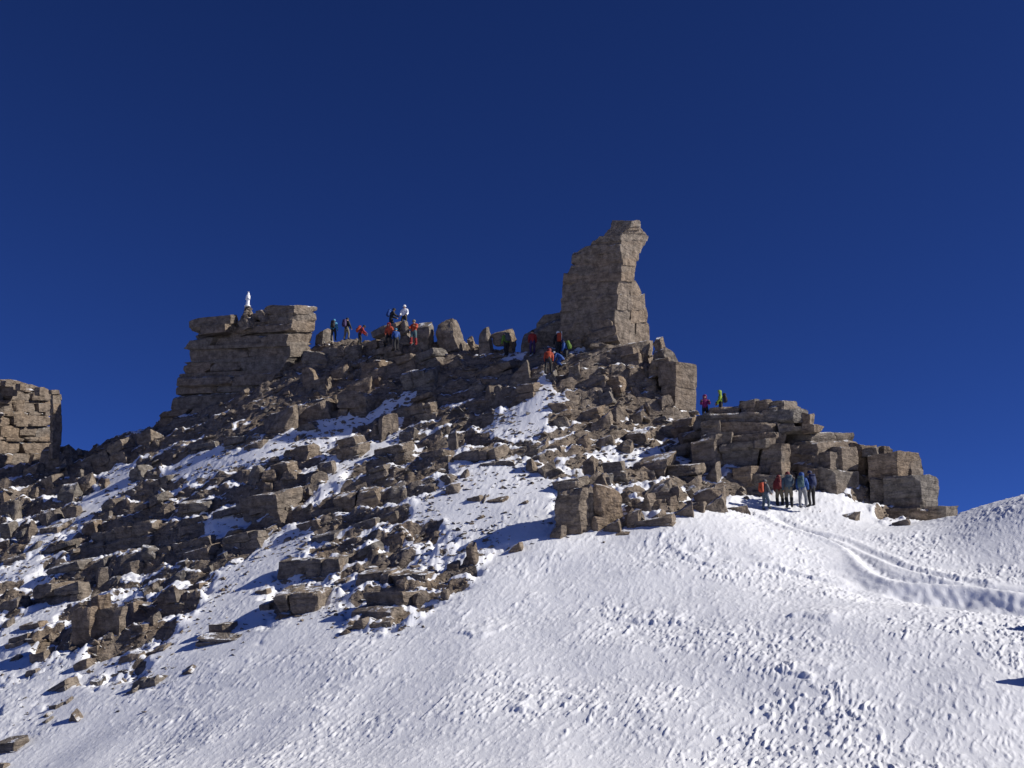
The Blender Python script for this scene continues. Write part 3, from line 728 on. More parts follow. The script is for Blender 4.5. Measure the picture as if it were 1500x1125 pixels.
B = [
(52,652,92,690,0,'b',79.6,.5),(30,672,66,704,4,'b',79,.5),(88,668,112,692,0,'b'),
# ridge crest between statue block and pinnacle
(458,480,487,500,0,'t',81),(540,467,590,483,4,'s',76.2),(587,467,603,482,0,'b',76),(556,480,606,500,0,'s',76.5),(610,463,643,502,6,'b',75.5),(638,461,682,504,10,'r',75),
(698,476,729,516,0,'t',74),(722,478,757,496,0,'s',74.2),(738,490,756,512,0,'b',74.4),(686,492,700,506,0,'r',75),(664,496,690,512,0,'b'),
(470,500,540,522,-3,'s'),(516,494,574,516,8,'s'),(488,526,518,552,0,'b'),(440,510,490,535,0,'s'),(530,516,584,560,14,'s'),(584,510,622,536,12,'s'),(600,504,662,534,16,'s'),(595,533,655,570,4,'s'),(548,500,600,520,8,'s'),(660,520,690,540,8,'b'),
(668,522,772,552,15,'s',None,.3),(666,548,690,573,-30,'r',None,.1),(688,540,723,570,38,'s',None,.2),(460,548,490,574,4,'s'),(514,548,552,576,6,'b'),(606,566,652,590,10,'s'),(712,563,736,588,0,'w',None,.5),(440,540,470,575,0,'b'),
(750,524,793,558,18,'b',None,.1),(758,556,797,582,6,'s'),(700,548,730,562,0,'b'),(722,556,748,576,10,'b'),(480,575,500,600,0,'b'),(745,575,765,592,0,'b'),
# below pinnacle
(855,486,905,518,6,'b',69.2),(862,473,912,495,12,'s',69.6),(895,490,950,520,-6,'b',68.8),(915,505,952,530,8,'s',68),(834,486,858,502,0,'b',70.5),(840,500,858,508,0,'s'),(834,531,856,553,6,'b'),(797,542,822,558,0,'b'),
(958,494,978,512,0,'r',68.5),(976,503,998,530,0,'w',67.6),(955,508,978,524,4,'b',68),(950,520,990,540,6,'s',67),(880,518,902,532,0,'r'),(905,520,920,534,0,'r'),(915,534,932,553,-10,'w',None,.55),(934,534,952,551,0,'w'),(925,552,967,566,5,'s',None,.5),
(920,564,940,578,4,'w',None,.65),(944,562,964,577,0,'w',None,.6),(918,578,938,592,0,'w',None,.25),(940,574,972,590,6,'b',None,.45),(945,586,970,606,0,'w',None,.45),(964,575,988,606,-4,'w',None,.5),(914,591,946,613,2,'b',None,.5),(896,590,920,620,4,'w',None,.45),
(944,604,982,618,3,'s'),(808,606,848,626,6,'r',None,.15),(800,580,834,604,0,'b'),(848,540,900,566,16,'s'),(856,560,915,588,14,'s'),(840,585,896,612,12,'s'),(868,575,892,590,0,'b'),(815,590,845,606,8,'b'),(870,598,900,628,0,'b'),(880,545,925,568,10,'s'),
(985,606,1030,628,4,'s',62.5),(955,615,1010,640,6,'s'),(920,625,960,650,4,'s'),(845,625,872,652,0,'b',None,.6),(810,628,845,668,25,'b'),(870,630,910,656,6,'b'),(755,637,812,667,8,'b'),(1000,620,1050,650,4,'s',60.5),(985,640,1030,668,4,'s'),(900,640,930,662,0,'b'),
# left of the buttress, above the snow edge
(853,664,880,697,0,'b'),(884,664,925,698,3,'s'),(928,658,992,692,2,'b',None,.55),(980,671,1040,706,0,'s',None,.5),(934,680,963,698,-8,'b'),(936,694,997,730,18,'b',None,.15),(948,722,968,745,10,'w',None,.4),(974,726,998,748,0,'w',None,.6),(995,700,1030,730,0,'b'),
(930,748,998,771,4,'s',None,.45),(905,712,930,742,20,'b',None,.6),(912,735,950,768,20,'b'),
(815,690,870,716,6,'s',None,.4),(785,662,806,680,10,'w',None,.15),(790,674,820,698,-10,'w',None,.3),(770,664,792,690,0,'b'),(1030,705,1066,742,0,'b',None,.5),(905,732,950,774,0,'b',None,.6),(940,738,986,768,4,'b',None,.45),(985,722,1022,756,0,'b',None,.6),(1000,688,1042,726,4,'b',None,.5),(884,748,918,778,0,'b',None,.55),(958,704,1002,736,6,'b',None,.35),(1018,696,1062,742,0,'b',None,.65),(866,690,906,716,4,'b',None,.5),(1000,726,1040,748,0,'s'),(1036,672,1062,705,0,'b',None,.35),(742,792,770,810,0,'b'),(895,776,925,785,4,'s',None,.5),
(1028,722,1068,752,4,'b',None,.4),(870,690,900,712,6,'s'),(1006,660,1030,682,0,'b'),
# mid slope under the statue block
(378,575,442,630,4,'r'),(440,568,496,612,4,'b'),(493,564,556,611,2,'s',None,.45,'big layered ledge block with a bright snow speckled right edge below the ridge'),(420,612,470,630,12,'s'),(418,624,452,647,4,'b'),(412,647,470,668,5,'s'),(360,637,396,657,12,'s'),(500,622,546,668,6,'s'),(543,616,556,641,0,'b'),
(552,606,586,640,0,'w',None,.5),(584,580,658,612,6,'s'),(584,615,616,642,4,'b'),(612,618,657,661,2,'b'),(655,628,674,660,0,'b'),(669,642,684,654,0,'b',None,.6),(549,644,613,668,6,'s'),(612,656,667,674,5,'s',None,.2),(503,674,583,700,10,'s'),(604,668,642,697,0,'b'),
(642,690,670,708,0,'b'),(671,682,692,700,0,'r'),(446,687,482,711,-5,'w',None,.4),(470,668,496,696,0,'b'),(400,668,440,700,8,'s'),(360,676,390,712,0,'b'),(386,680,446,712,4,'s'),(358,710,446,753,5,'s',None,.35),(438,730,516,754,7,'s'),(492,704,574,738,8,'s'),
(570,700,612,730,6,'b'),(610,702,642,722,4,'s'),(667,645,756,675,3,'s',None,.3,'long dark slab with a sheer front in mid slope left of the snow gully'),(360,756,418,783,5,'b'),(358,782,390,802,0,'b'),(436,756,478,770,6,'s'),(458,772,510,791,6,'s'),(506,784,532,796,4,'s'),(520,750,560,774,10,'s'),
(560,740,600,760,6,'s'),(572,776,594,797,0,'b',None,.85),(522,786,562,808,8,'b'),(676,664,700,676,0,'s'),(714,724,750,740,4,'s'),(684,722,714,738,2,'s'),(752,728,784,742,10,'s'),(684,724,716,740,0,'b'),(650,706,676,724,0,'b'),
(684,795,702,826,0,'t',None,.6),(655,818,674,840,0,'b',None,.55),(676,806,696,828,0,'b',None,.5),(640,848,680,862,4,'s'),(696,670,760,684,4,'s'),(640,660,668,676,4,'s'),(560,660,600,676,6,'s'),
# rock island in the snow
(404,803,522,848,4,'s',None,.35,'long dark layered ledge in the snow left of the rock island'),(404,852,490,896,2,'s',None,.4),(378,875,410,892,0,'s',None,.4),(372,860,396,872,2,'s'),(518,824,642,858,-3,'s',None,.35,'upper ledge of the rock island topped with loose stones'),
(516,853,618,903,-2,'s',None,.4,'lower ledge of the rock island with a sheer shaded front'),(606,866,636,892,0,'w',None,.45),(513,900,542,924,0,'s',None,.4),(536,901,580,918,3,'s',None,.5),(528,824,560,842,0,'b',None,.3),(488,841,520,856,4,'s'),(640,862,660,886,0,'b'),
# left scree
(122,752,252,795,7,'s',None,.3,'long dark ledge across the scree below the saddle'),(120,754,146,788,0,'b',None,.7),(178,706,212,729,0,'s'),(150,722,182,745,4,'b'),(198,714,260,738,10,'s'),(240,735,262,760,0,'w',None,.45),(262,722,320,752,8,'s'),(310,726,400,760,7,'s'),(262,750,312,772,8,'s'),
(62,779,128,807,12,'s'),(232,778,322,808,9,'s'),(326,770,396,796,6,'s'),(68,806,142,840,4,'s'),(136,806,170,834,0,'b'),(178,814,210,840,0,'b'),(206,797,234,820,0,'b'),(44,842,142,884,6,'s',None,.35,'broad dark ledge above the lit snow strip at the left'),(138,832,158,862,0,'w',None,.4),
(232,856,290,886,8,'s'),(266,794,328,818,10,'s'),(274,846,306,864,-10,'b'),(190,880,205,907,0,'w',None,.5),(188,906,222,924,-4,'s'),(42,946,74,970,0,'b',None,.5),
(108,958,136,982,0,'b',None,.5),(116,938,152,958,8,'s'),(174,948,210,972,0,'b'),(162,974,202,990,0,'s',None,.5),(300,907,346,930,0,'b',None,.4),(286,925,370,940,0,'s',None,.4),(258,968,294,990,2,'b',None,.4),(374,858,398,874,0,'s'),(66,983,116,1010,18,'s',None,.45),(85,1015,110,1034,20,'b'),
(58,1036,82,1052,10,'b',None,.45),(106,1026,130,1058,45,'t',None,.5,'upright leaning stone alone on the lowest snow'),(-10,1076,44,1102,12,'s',None,.4),(-8,1114,10,1130,0,'b'),(154,995,178,1008,0,'b',None,.35),(182,1003,204,1018,4,'b'),(195,988,242,1006,-2,'s'),(60,1045,80,1060,8,'b'),(72,1025,92,1040,14,'b'),
(50,738,94,768,6,'r'),(28,755,54,790,0,'r'),(0,728,30,760,0,'b'),(0,760,28,790,4,'s'),(-5,786,20,806,0,'s'),(30,786,66,806,0,'r'),(10,806,40,824,0,'s'),(94,735,122,760,4,'b'),(60,765,96,780,0,'s'),(84,700,120,730,0,'b'),(30,700,62,725,0,'b',None,.5),(60,690,90,712,0,'s',None,.45),(0,712,14,742,0,'b',None,.7),
(76,645,110,676,0,'b',80.5,.5,'cube shaped boulder leaning against the foot of the cracked tower'),(100,672,140,700,14,'b'),(130,645,172,690,22,'s'),(165,628,206,668,14,'s'),(200,622,240,655,6,'s'),(190,668,232,700,0,'b'),(206,690,260,712,16,'s'),(240,640,280,664,0,'b'),(280,640,330,660,6,'s'),(330,630,372,652,0,'s'),
(110,690,140,726,10,'b'),(140,745,178,760,8,'s'),(145,700,160,718,0,'r'),(8,920,48,948,14,'s'),(12,954,32,970,0,'b',None,.7),(60,930,90,944,10,'s'),(0,902,20,920,0,'b'),(22,906,74,924,8,'s'),(0,870,40,892,8,'s'),(150,900,176,915,0,'b'),(212,890,240,912,12,'s'),(200,926,232,944,16,'s'),(228,915,252,930,14,'s'),
(220,940,250,956,14,'s'),(130,990,160,1006,4,'s'),(84,1000,106,1014,10,'b'),(36,975,60,990,8,'s'),(286,818,320,840,16,'s'),(250,826,282,850,0,'b'),(206,846,236,866,6,'b'),(160,838,180,856,0,'b'),(320,800,346,818,10,'s'),(204,770,232,792,0,'b'),
# base of the buttress
(1064,738,1100,752,0,'s',None,.5),(1236,744,1262,764,0,'b',None,.5),(1310,756,1340,770,0,'s',None,.5),
]
for i, b in enumerate(B):
    x0, y0, x1, y1, tilt, kind = b[:6]; t = b[6] if len(b) > 6 else None; tn = b[7] if len(b) > 7 else None; lb = b[8] if len(b) > 8 else None
    make_boulder(x0, y0, x1, y1, tilt, kind, t, tn, seed=i, label=lb)
NMAN = len(B)

# ------------------------------------------------------------------ loose stones
LIB = []
for k in range(26):
    rg = np.random.default_rng(400 + k)
    sl_ = k % 3
    c8 = box8(rg.uniform(.9, 1.5), rg.uniform(.6, 1.0), [.18, .28, .5][sl_] * rg.uniform(.8, 1.2), rg, .2, .18)
    hi = hexa(c8, .3, k, rough=.07, cuts=7, depth=.26, maxn=5, rnd=.02)
    lo = hexa(c8, .6, k, rough=.0, cuts=4, depth=.22, maxn=2, rnd=.0)
    LIB.append((hi, lo))
rg = np.random.default_rng(77)
soft = blur(blur(rockimg, 8), 8); soft[:, 500:] *= .12; soft *= 1 - .92 * blur(fill(FIELD).astype(float), 4)
wimg = np.maximum(rockimg, .0)
def sample(n, weight, ymin=500):
    out = []
    while len(out) < n:
        px = rg.uniform(-60, 1405, n * 3); py = rg.uniform(ymin, 1100, n * 3)
        w = lookup(weight, np.clip(px, 0, 1499), py)
        k = rg.random(len(px)) < w
        out += list(zip(px[k], py[k]))
    return out[:n]
stones = []
for (n, lo_, hi_, wt) in ((1000, 8, 20, wimg), (9500, 3, 8.5, wimg), (1500, 3.5, 9, soft * (1 - rockimg) * .9), (5000, 2.0, 5, np.clip(soft * 1.0, 0, 1) * .9)):
    for px, py in sample(n, wt):
        t = hit([px], [py])[0]
        if np.isnan(t): continue
        s_ = lo_ * (hi_ / lo_) ** (rg.random() ** 1.6)
        stones.append((px, py, t, s_))
pat = np.zeros((563, 750)); pat[fill(SNOW[9])] = 1.0; pat[fill(SNOW[8])] = .35; pat[fill(SNOW[6])] = .3; pat[fill(SNOW[4])] = .12
for px, py in sample(650, pat):
    t = hit([px], [py])[0]
    if not np.isnan(t): stones.append((px, py, t, 2.5 * (9 / 2.5) ** (rg.random() ** 1.4)))
stones.sort(key=lambda q: -q[3])
NTOP = max(0, 300 - NMAN)
acc = {0: [[], [], [], 0], 1: [[], [], [], 0]}
for i, (px, py, t, s_) in enumerate(stones):
    k = int(rg.integers(len(LIB))); hi, lo = LIB[k]
    big = s_ > 7
    V, Q = hi if big else lo
    size = s_ * t / F
    M = rotm(R(rg.normal(-24, 22)) + (math.pi if rg.random() < .5 else 0), R(rg.normal(18, 14)), R(rg.normal(-9, 14)))
    P = un(px, py, t)
    W = (V * size) @ M.T
    tn = float(np.clip(rg.normal(.34, .24), 0, 1))
    if i < NTOP:
        o = mesh_obj('boulder', W, Q, ROCK, None, tn); o['kind'] = 'thing'; o.location = P + np.array([0, 0, -.22 * size])
        z = zone(px, py); big_, hue_, sh_ = describe(s_ * 1.2, s_ * [.3, .45, .7][k % 3] * 1.2, tn, 0, 'b'); tag(o, f'loose {hue_} {sh_} block {z}', 'rock', f'loose blocks {z}')
    else:
        A = acc[0 if big else 1]
        A[0].append(W + P + np.array([0, 0, -.2 * size])); A[1].append(Q + A[3]); A[2].append(np.full(len(W), tn)); A[3] += len(W)
for k, nm, lb in ((0, 'loose_rubble', 'loose angular rubble strewn between the boulders'), (1, 'scree_gravel', 'small broken stones scattered over snow and ledges')):
    A = acc[k]
    o = mesh_obj(nm, np.concatenate(A[0]), np.concatenate(A[1]), ROCK, None, np.concatenate(A[2]))
    tag(o, lb, 'scree', kind='stuff')

# ------------------------------------------------------------------ statue on its cairn
def lathe(prof, n=20, sx=1.0, sy=1.0):
    V = []; Q = []
    for r_, z_ in prof:
        for k in range(n):
            a_ = 2 * math.pi * k / n; V.append((r_ * math.cos(a_) * sx, r_ * math.sin(a_) * sy, z_))
    for i in range(len(prof) - 1):
        for k in range(n):
            Q.append((i * n + k, i * n + (k + 1) % n, (i + 1) * n + (k + 1) % n, (i + 1) * n + k))
    return np.array(V), np.array(Q)
WHITE = cloth('white_metal', (0.86, 0.87, 0.88), 0.35, 20)
st = empty('statue', un(362.5, 449, 79.6)); tag(st, 'small white standing statue with veil on a stone cairn', 'statue'); st['kind'] = 'thing'
V, Q = lathe([(0.001, 0), (.23, 0), (.23, .05), (.20, .07), (.17, .08), (.001, .085)], 20); mesh_obj('base', V, Q, WHITE, st, smooth=False)
V, Q = lathe([(.150, .07), (.155, .10), (.135, .25), (.130, .45), (.150, .60), (.165, .72), (.155, .82), (.10, .90), (.055, .93), (.05, .95)], 24, 1.0, .8)
ang = np.arctan2(V[:, 1], V[:, 0]); fold = 1 + .06 * np.sin(ang * 9 + V[:, 2] * 2) * sstep(.75, .3, V[:, 2]); V[:, :2] *= fold[:, None]
mesh_obj('robe', V, Q, WHITE, st, smooth=True)
V, Q = lathe([(.001, .90), (.05, .92), (.062, .96), (.066, 1.0), (.058, 1.05), (.03, 1.085), (.001, 1.095)], 16); mesh_obj('head', V, Q, WHITE, st, smooth=True)
V, Q = lathe([(.165, .70), (.14, .85), (.088, .95), (.086, 1.03), (.06, 1.09), (.001, 1.115)], 20, 1.0, .9); k = V[:, 1] < -.02; V[k, 1] = -.02 + (V[k, 1] + .02) * .3; mesh_obj('veil', V + np.array([0, .02, 0]), Q, WHITE, st, smooth=True)
V, Q = lathe([(.001, 1.11), (.07, 1.12), (.075, 1.135), (.001, 1.17)], 12); mesh_obj('crown', V, Q, WHITE, st)
for s_ in (-1, 1):
    V, Q = lathe([(.001, 0), (.05, .01), (.042, .16), (.03, .30), (.022, .36), (.001, .37)], 10)
    Mx = np.array(Matrix.Rotation(R(-s_ * 38), 3, 'Y') @ Matrix.Rotation(R(28), 3, 'X'))
    mesh_obj('arm', V @ Mx.T + np.array([s_ * .15, -.03, .52]), Q, WHITE, st, smooth=True)
cairn = empty('stone_cairn', un(362.5, 473, 79.6)); tag(cairn, 'little cairn of stacked stones carrying the white statue', 'cairn'); cairn['kind'] = 'thing'
rg = np.random.default_rng(31); ch = 24 * 79.6 / F; zc = 0
while zc < ch - .02:
    hgt = min(rg.uniform(.13, .2), ch - zc + .01); rad = .52 * (1 - .62 * zc / ch); n = 6 if rad > .3 else 4
    for k in range(n):
        a_ = 2 * math.pi * (k + rg.uniform(-.15, .15)) / n + zc * 7
        V, Q = hexa(box8(rad * 1.15, rad * .95, hgt * 1.05, rg, .12, .08), .14, int(zc * 100) + k, .06, 4, .16)
        V = V @ rotm(a_).T + np.array([math.cos(a_) * rad * .5, math.sin(a_) * rad * .5, zc]); mesh_obj('stone', V, Q, ROCK, cairn, .3)
    zc += hgt
for i, (x0, y0, x1, y1, t) in enumerate([(350, 462, 376, 474, 78.8), (376, 452, 394, 466, 78.6), (330, 470, 400, 482, 79.5)]):
    make_boulder(x0, y0, x1, y1, 0, ['s', 'r', 'b'][i], t, .4, 990 + i, ['flat stone in front of the cairn on the summit block', 'rounded boulder beside the cairn on the summit block', 'wide slab under the cairn on the summit block'][i])

# ------------------------------------------------------------------ climbers
def skin_mesh(verts, edges, rad, sub=1):
    me = bpy.data.meshes.new('tmp'); me.from_pydata([tuple(v) for v in verts], edges, [])
    o = bpy.data.objects.new('tmp', me); COL.objects.link(o)
    m = o.modifiers.new('s', 'SKIN'); m.use_smooth_shade = True
    if not me.skin_vertices: pass
    for i, r_ in enumerate(rad):
        sv = me.skin_vertices[0].data[i]; sv.radius = r_ if isinstance(r_, tuple) else (r_, r_); sv.use_root = (i == 0)
    s_ = o.modifiers.new('d', 'SUBSURF'); s_.levels = sub; s_.render_levels = sub
    dg = bpy.context.evaluated_depsgraph_get(); ev = o.evaluated_get(dg).to_mesh()
    V = np.array([v.co[:] for v in ev.vertices]); P = [tuple(p.vertices) for p in ev.polygons]
    o.evaluated_get(dg).to_mesh_clear(); bpy.data.objects.remove(o); bpy.data.meshes.remove(me)
    return V, P
def pymesh(name, V, P, mat, parent, smooth=True):
    me = bpy.data.meshes.new(name); me.from_pydata([tuple(map(float, v)) for v in V], [], P); me.update()
    for p in me.polygons: p.use_smooth = smooth
    me.materials.append(mat); o = bpy.data.objects.new(name, me); COL.objects.link(o); o.parent = parent; return o
PAL = {'black': (.018, .018, .022), 'grey': (.16, .17, .18), 'ltgrey': (.42, .43, .45), 'tan': (.33, .28, .19), 'red': (.55, .035, .03), 'orange': (.75, .10, .03), 'dkred': (.28, .02, .025),
 'blue': (.02, .12, .50), 'navy': (.02, .04, .16), 'cyan': (.12, .50, .80), 'steel': (.10, .16, .23), 'green': (.22, .42, .05), 'lime': (.48, .72, .05), 'white': (.82, .82, .83), 'magenta': (.38, .02, .22), 'teal': (.10, .20, .22), 'skin': (.50, .30, .20), 'purple': (.08, .04, .18), 'yellow': (.7, .5, .05)}
def col(c): return cloth(c + '_fabric', tuple(v * (.95 if c == 'white' else .5) for v in PAL[c]))
SKIN = cloth('skin', PAL['skin'], .6)
def person(px, py, t, label, jacket, trousers, hat, yaw=0, lean=0, stride=.1, crouch=0, arms=(15, 15), elbow=30, boots='black', gaiters=None, pack=None, packlabel=None, h=1.75, hatkind='helmet', seed=0, hands_up=0):
    """yaw 0 = back turned to the camera"""
    root = empty('person', un(px, py, t)); tag(root, label, 'person'); root.rotation_euler = (0, 0, R(yaw)); k = h / 1.75; root.scale = (k, k, k)
    drop = crouch * .42; pel = np.array([0, -.15 * crouch, .95 - drop])
    Rl = np.array(Matrix.Rotation(R(-lean), 3, 'X'))
    up = lambda x, y, z: pel + Rl @ np.array([x, y, z])
    J = {'pelvis': pel, 'spine': up(0, 0, .22), 'chest': up(0, .01, .42), 'neck': up(0, .02, .56), 'chin': up(0, .04, .62), 'head': up(0, .05, .70), 'crown': up(0, .04, .77)}
    Rd = {'pelvis': (.155, .12), 'spine': (.14, .11), 'chest': (.17, .12), 'neck': .058, 'chin': .075, 'head': .092, 'crown': .07}
    E = [('pelvis', 'spine'), ('spine', 'chest'), ('chest', 'neck'), ('neck', 'chin'), ('chin', 'head'), ('head', 'crown')]
    zone_of = {}
    for s_, nm in ((-1, 'L'), (1, 'R')):
        J['hip' + nm] = pel + np.array([s_ * .10, 0, -.06]); ay = s_ * stride
        ank = np.array([s_ * .13, ay, .09 + max(0, ay) * .5]); mid = (J['hip' + nm] + ank) / 2; bend = .06 + .34 * crouch + .25 * max(0, ay)
        J['knee' + nm] = mid + np.array([s_ * .02, bend, .02]); J['ankle' + nm] = ank; J['toe' + nm] = ank + np.array([s_ * .02, .17, -.035])
        Rd.update({'hip' + nm: .105, 'knee' + nm: .068, 'ankle' + nm: .055, 'toe' + nm: .045})
        E += [('pelvis', 'hip' + nm), ('hip' + nm, 'knee' + nm), ('knee' + nm, 'ankle' + nm), ('ankle' + nm, 'toe' + nm)]
        J['shoulder' + nm] = up(s_ * .195, .0, .47)
        aa = arms[0 if s_ < 0 else 1]; d1 = Rl @ np.array([s_ * .22, math.sin(R(aa)), -math.cos(R(aa))]); d1 /= np.linalg.norm(d1)
        a2 = aa + elbow; d2 = Rl @ np.array([-s_ * .10, math.sin(R(a2)), -math.cos(R(a2))]); d2 /= np.linalg.norm(d2)
        J['elbow' + nm] = J['shoulder' + nm] + d1 * .29; J['wrist' + nm] = J['elbow' + nm] + d2 * .25; J['palm' + nm] = J['wrist' + nm] + d2 * .08
        Rd.update({'shoulder' + nm: .078, 'elbow' + nm: .056, 'wrist' + nm: .042, 'palm' + nm: (.045, .025)})
        E += [('chest', 'shoulder' + nm), ('shoulder' + nm, 'elbow' + nm), ('elbow' + nm, 'wrist' + nm), ('wrist' + nm, 'palm' + nm)]
    names = list(J); ix = {n_: i for i, n_ in enumerate(names)}
    V, P = skin_mesh([J[n_] for n_ in names], [(ix[a_], ix[b_]) for a_, b_ in E], [Rd[n_] for n_ in names], 1)
    # which limb each face belongs to
    seg = np.array([(J[a_], J[b_]) for a_, b_ in E]); cen = np.array([V[list(p)].mean(0) for p in P])
    d = np.empty((len(cen), len(E)))
    for i in range(len(E)):
        A_, B_ = seg[i]; ab = B_ - A_; tt = np.clip(((cen - A_) @ ab) / (ab @ ab), 0, 1); d[:, i] = np.linalg.norm(cen - (A_ + tt[:, None] * ab), axis=1)
    near = d.argmin(1)
    def zname(e):
        a_, b_ = e
        if b_.startswith('toe'): return 'boots'
        if b_.startswith('ankle'): return 'gaiters'
        if b_.startswith('knee') or b_.startswith('hip'): return 'trousers'
        if b_.startswith('palm'): return 'gloves'
        if b_ in ('chin', 'head', 'crown'): return 'head'
        return 'jacket'
    zn = [zname(E[i]) for i in near]
    # fingers, nose, eyes are joined into the one body mesh
    Vb, Pb = list(map(tuple, V)), list(P)
    def tube(path, r0, r1):
        path = [np.array(p) for p in path]; n = 6; o0 = len(Vb); dd = path[-1] - path[0]; dd /= np.linalg.norm(dd)
        a_ = np.cross(dd, (.3, .5, .8)); a_ /= np.linalg.norm(a_); b_ = np.cross(dd, a_)
        for i, p in enumerate(path):
            r_ = r0 + (r1 - r0) * i / (len(path) - 1)
            for q in range(n): Vb.append(tuple(p + r_ * (math.cos(q * 2 * math.pi / n) * a_ + math.sin(q * 2 * math.pi / n) * b_)))
        for i in range(len(path) - 1):
            for q in range(n): Pb.append((o0 + i * n + q, o0 + i * n + (q + 1) % n, o0 + (i + 1) * n + (q + 1) % n, o0 + (i + 1) * n + q))
        Pb.append(tuple(o0 + (len(path) - 1) * n + q for q in range(n)))
    for s_, nm in ((-1, 'L'), (1, 'R')):
        pa = J['palm' + nm]; dr = pa - J['wrist' + nm]; dr /= np.linalg.norm(dr); sd = np.cross(dr, (s_, 0, 0)); sd /= np.linalg.norm(sd) + 1e-6; inn = np.array([-s_, 0, 0.0])
        for q, ln in enumerate((.065, .078, .072, .055)):
            b0 = pa + sd * (q - 1.5) * .02; tube([b0, b0 + dr * ln * .55, b0 + dr * ln * .9 + inn * .02], .010, .007)
        b0 = J['wrist' + nm] + dr * .03 + sd * -.035; tube([b0, b0 - sd * .028 + dr * .03, b0 - sd * .034 + dr * .06 + inn * .01], .012, .008)
    hd = J['head']; fw = Rl @ np.array([0, 1, 0]); upv = Rl @ np.array([0, 0, 1]); rt = np.array([1, 0, 0])
    tube([hd + fw * .085 + upv * .01, hd + fw * .118 - upv * .02], .008, .016)
    for s_ in (-1, 1): tube([hd + fw * .08 + rt * s_ * .034 + upv * .015, hd + fw * .098 + rt * s_ * .034 + upv * .015], .014, .008)
    for s_ in (-1, 1): tube([hd + rt * s_ * .085, hd + rt * s_ * .105 - fw * .01], .028, .02)
    pymesh('body', Vb, Pb, SKIN, root)
    vn = np.zeros_like(V)
    for p in P:
        q = V[list(p)]; n_ = np.cross(q[1] - q[0], q[2] - q[0]); 
        for v_ in p: vn[v_] += n_
    vn /= np.linalg.norm(vn, axis=1)[:, None] + 1e-9
    side_ = [E[i][1][-1] for i in near]
    def shell(zones, nm, mat, off, only=None):
        if only is None and nm in ('boot', 'gaiter', 'glove'):
            shell(zones, nm, mat, off, 'L'); shell(zones, nm, mat, off, 'R'); return
        ids = [i for i, z_ in enumerate(zn) if z_ in zones and (only is None or side_[i] == only)]
        if not ids: return
        vs_ = sorted({v_ for i in ids for v_ in P[i]}); mp = {v_: i for i, v_ in enumerate(vs_)}
        W = V[vs_] + vn[vs_] * off
        W = W + .012 * np.stack([noise3(W * 9 + seed, 1), noise3(W * 9 + seed, 2), noise3(W * 9 + seed, 3)], 1)
        pymesh(nm, W, [tuple(mp[v_] for v_ in P[i]) for i in ids], mat, root)
    shell(('jacket',), 'jacket', col(jacket), .028); shell(('trousers',) if gaiters else ('trousers', 'gaiters'), 'trousers', col(trousers), .018)
    if gaiters: shell(('gaiters',), 'gaiter', col(gaiters), .03)
    shell(('boots',), 'boot', col(boots), .02); shell(('gloves',), 'glove', col('black'), .008)
    Vh, Qh = lathe([(.125, -.03), (.128, .0), (.12, .06), (.09, .105), (.045, .125), (.001, .13)], 16, .92, 1.08)
    if hatkind == 'hood': Vh, Qh = lathe([(.12, -.14), (.135, -.06), (.135, .03), (.12, .09), (.07, .13), (.001, .14)], 16, 1, 1.05); kf = (Vh[:, 1] > .05) & (Vh[:, 2] < .05); Vh[kf, 1] = .05
    pymesh('helmet' if hatkind == 'helmet' else ('hood' if hatkind == 'hood' else 'cap'), (Vh @ Rl.T) + hd + upv * .025, [tuple(q) for q in Qh], col(hat), root)
    if pack:
        pk = empty('backpack', (0, 0, 0)); tag(pk, packlabel, 'backpack')
        Mr = np.array(Matrix.Rotation(R(yaw), 3, 'Z')); org = np.array(root.location)
        rgp = np.random.default_rng(seed)
        def put(nm, c, sz, mat, parent, r_=.2):
            c8 = np.array([(-1, -1, -1), (1, -1, -1), (1, 1, -1), (-1, 1, -1), (-1, -1, 1), (1, -1, 1), (1, 1, 1), (-1, 1, 1)], float) * np.array(sz) / 2
            W, Qp = hexa(c8, .07, seed + 5, .02, 8, .16, 0, 8, r_)
            W = (pel + (W + np.array(c)) @ Rl.T) * k
            return mesh_obj(nm, W @ Mr.T, Qp, mat, parent, smooth=True)
        pk.location = org
        pbd = put('pack_body', (0, -.26, .30), (.32, .22, .50), col(pack), pk); put('lid', (0, -.25, .57), (.30, .23, .12), col(pack), pk, .25); put('pocket', (0, -.38, .24), (.22, .07, .26), col(pack), pbd)
        for s_ in (-1, 1): put('strap', (s_ * .12, -.01, .40), (.05, .33, .06), col('black'), pbd)
    return root
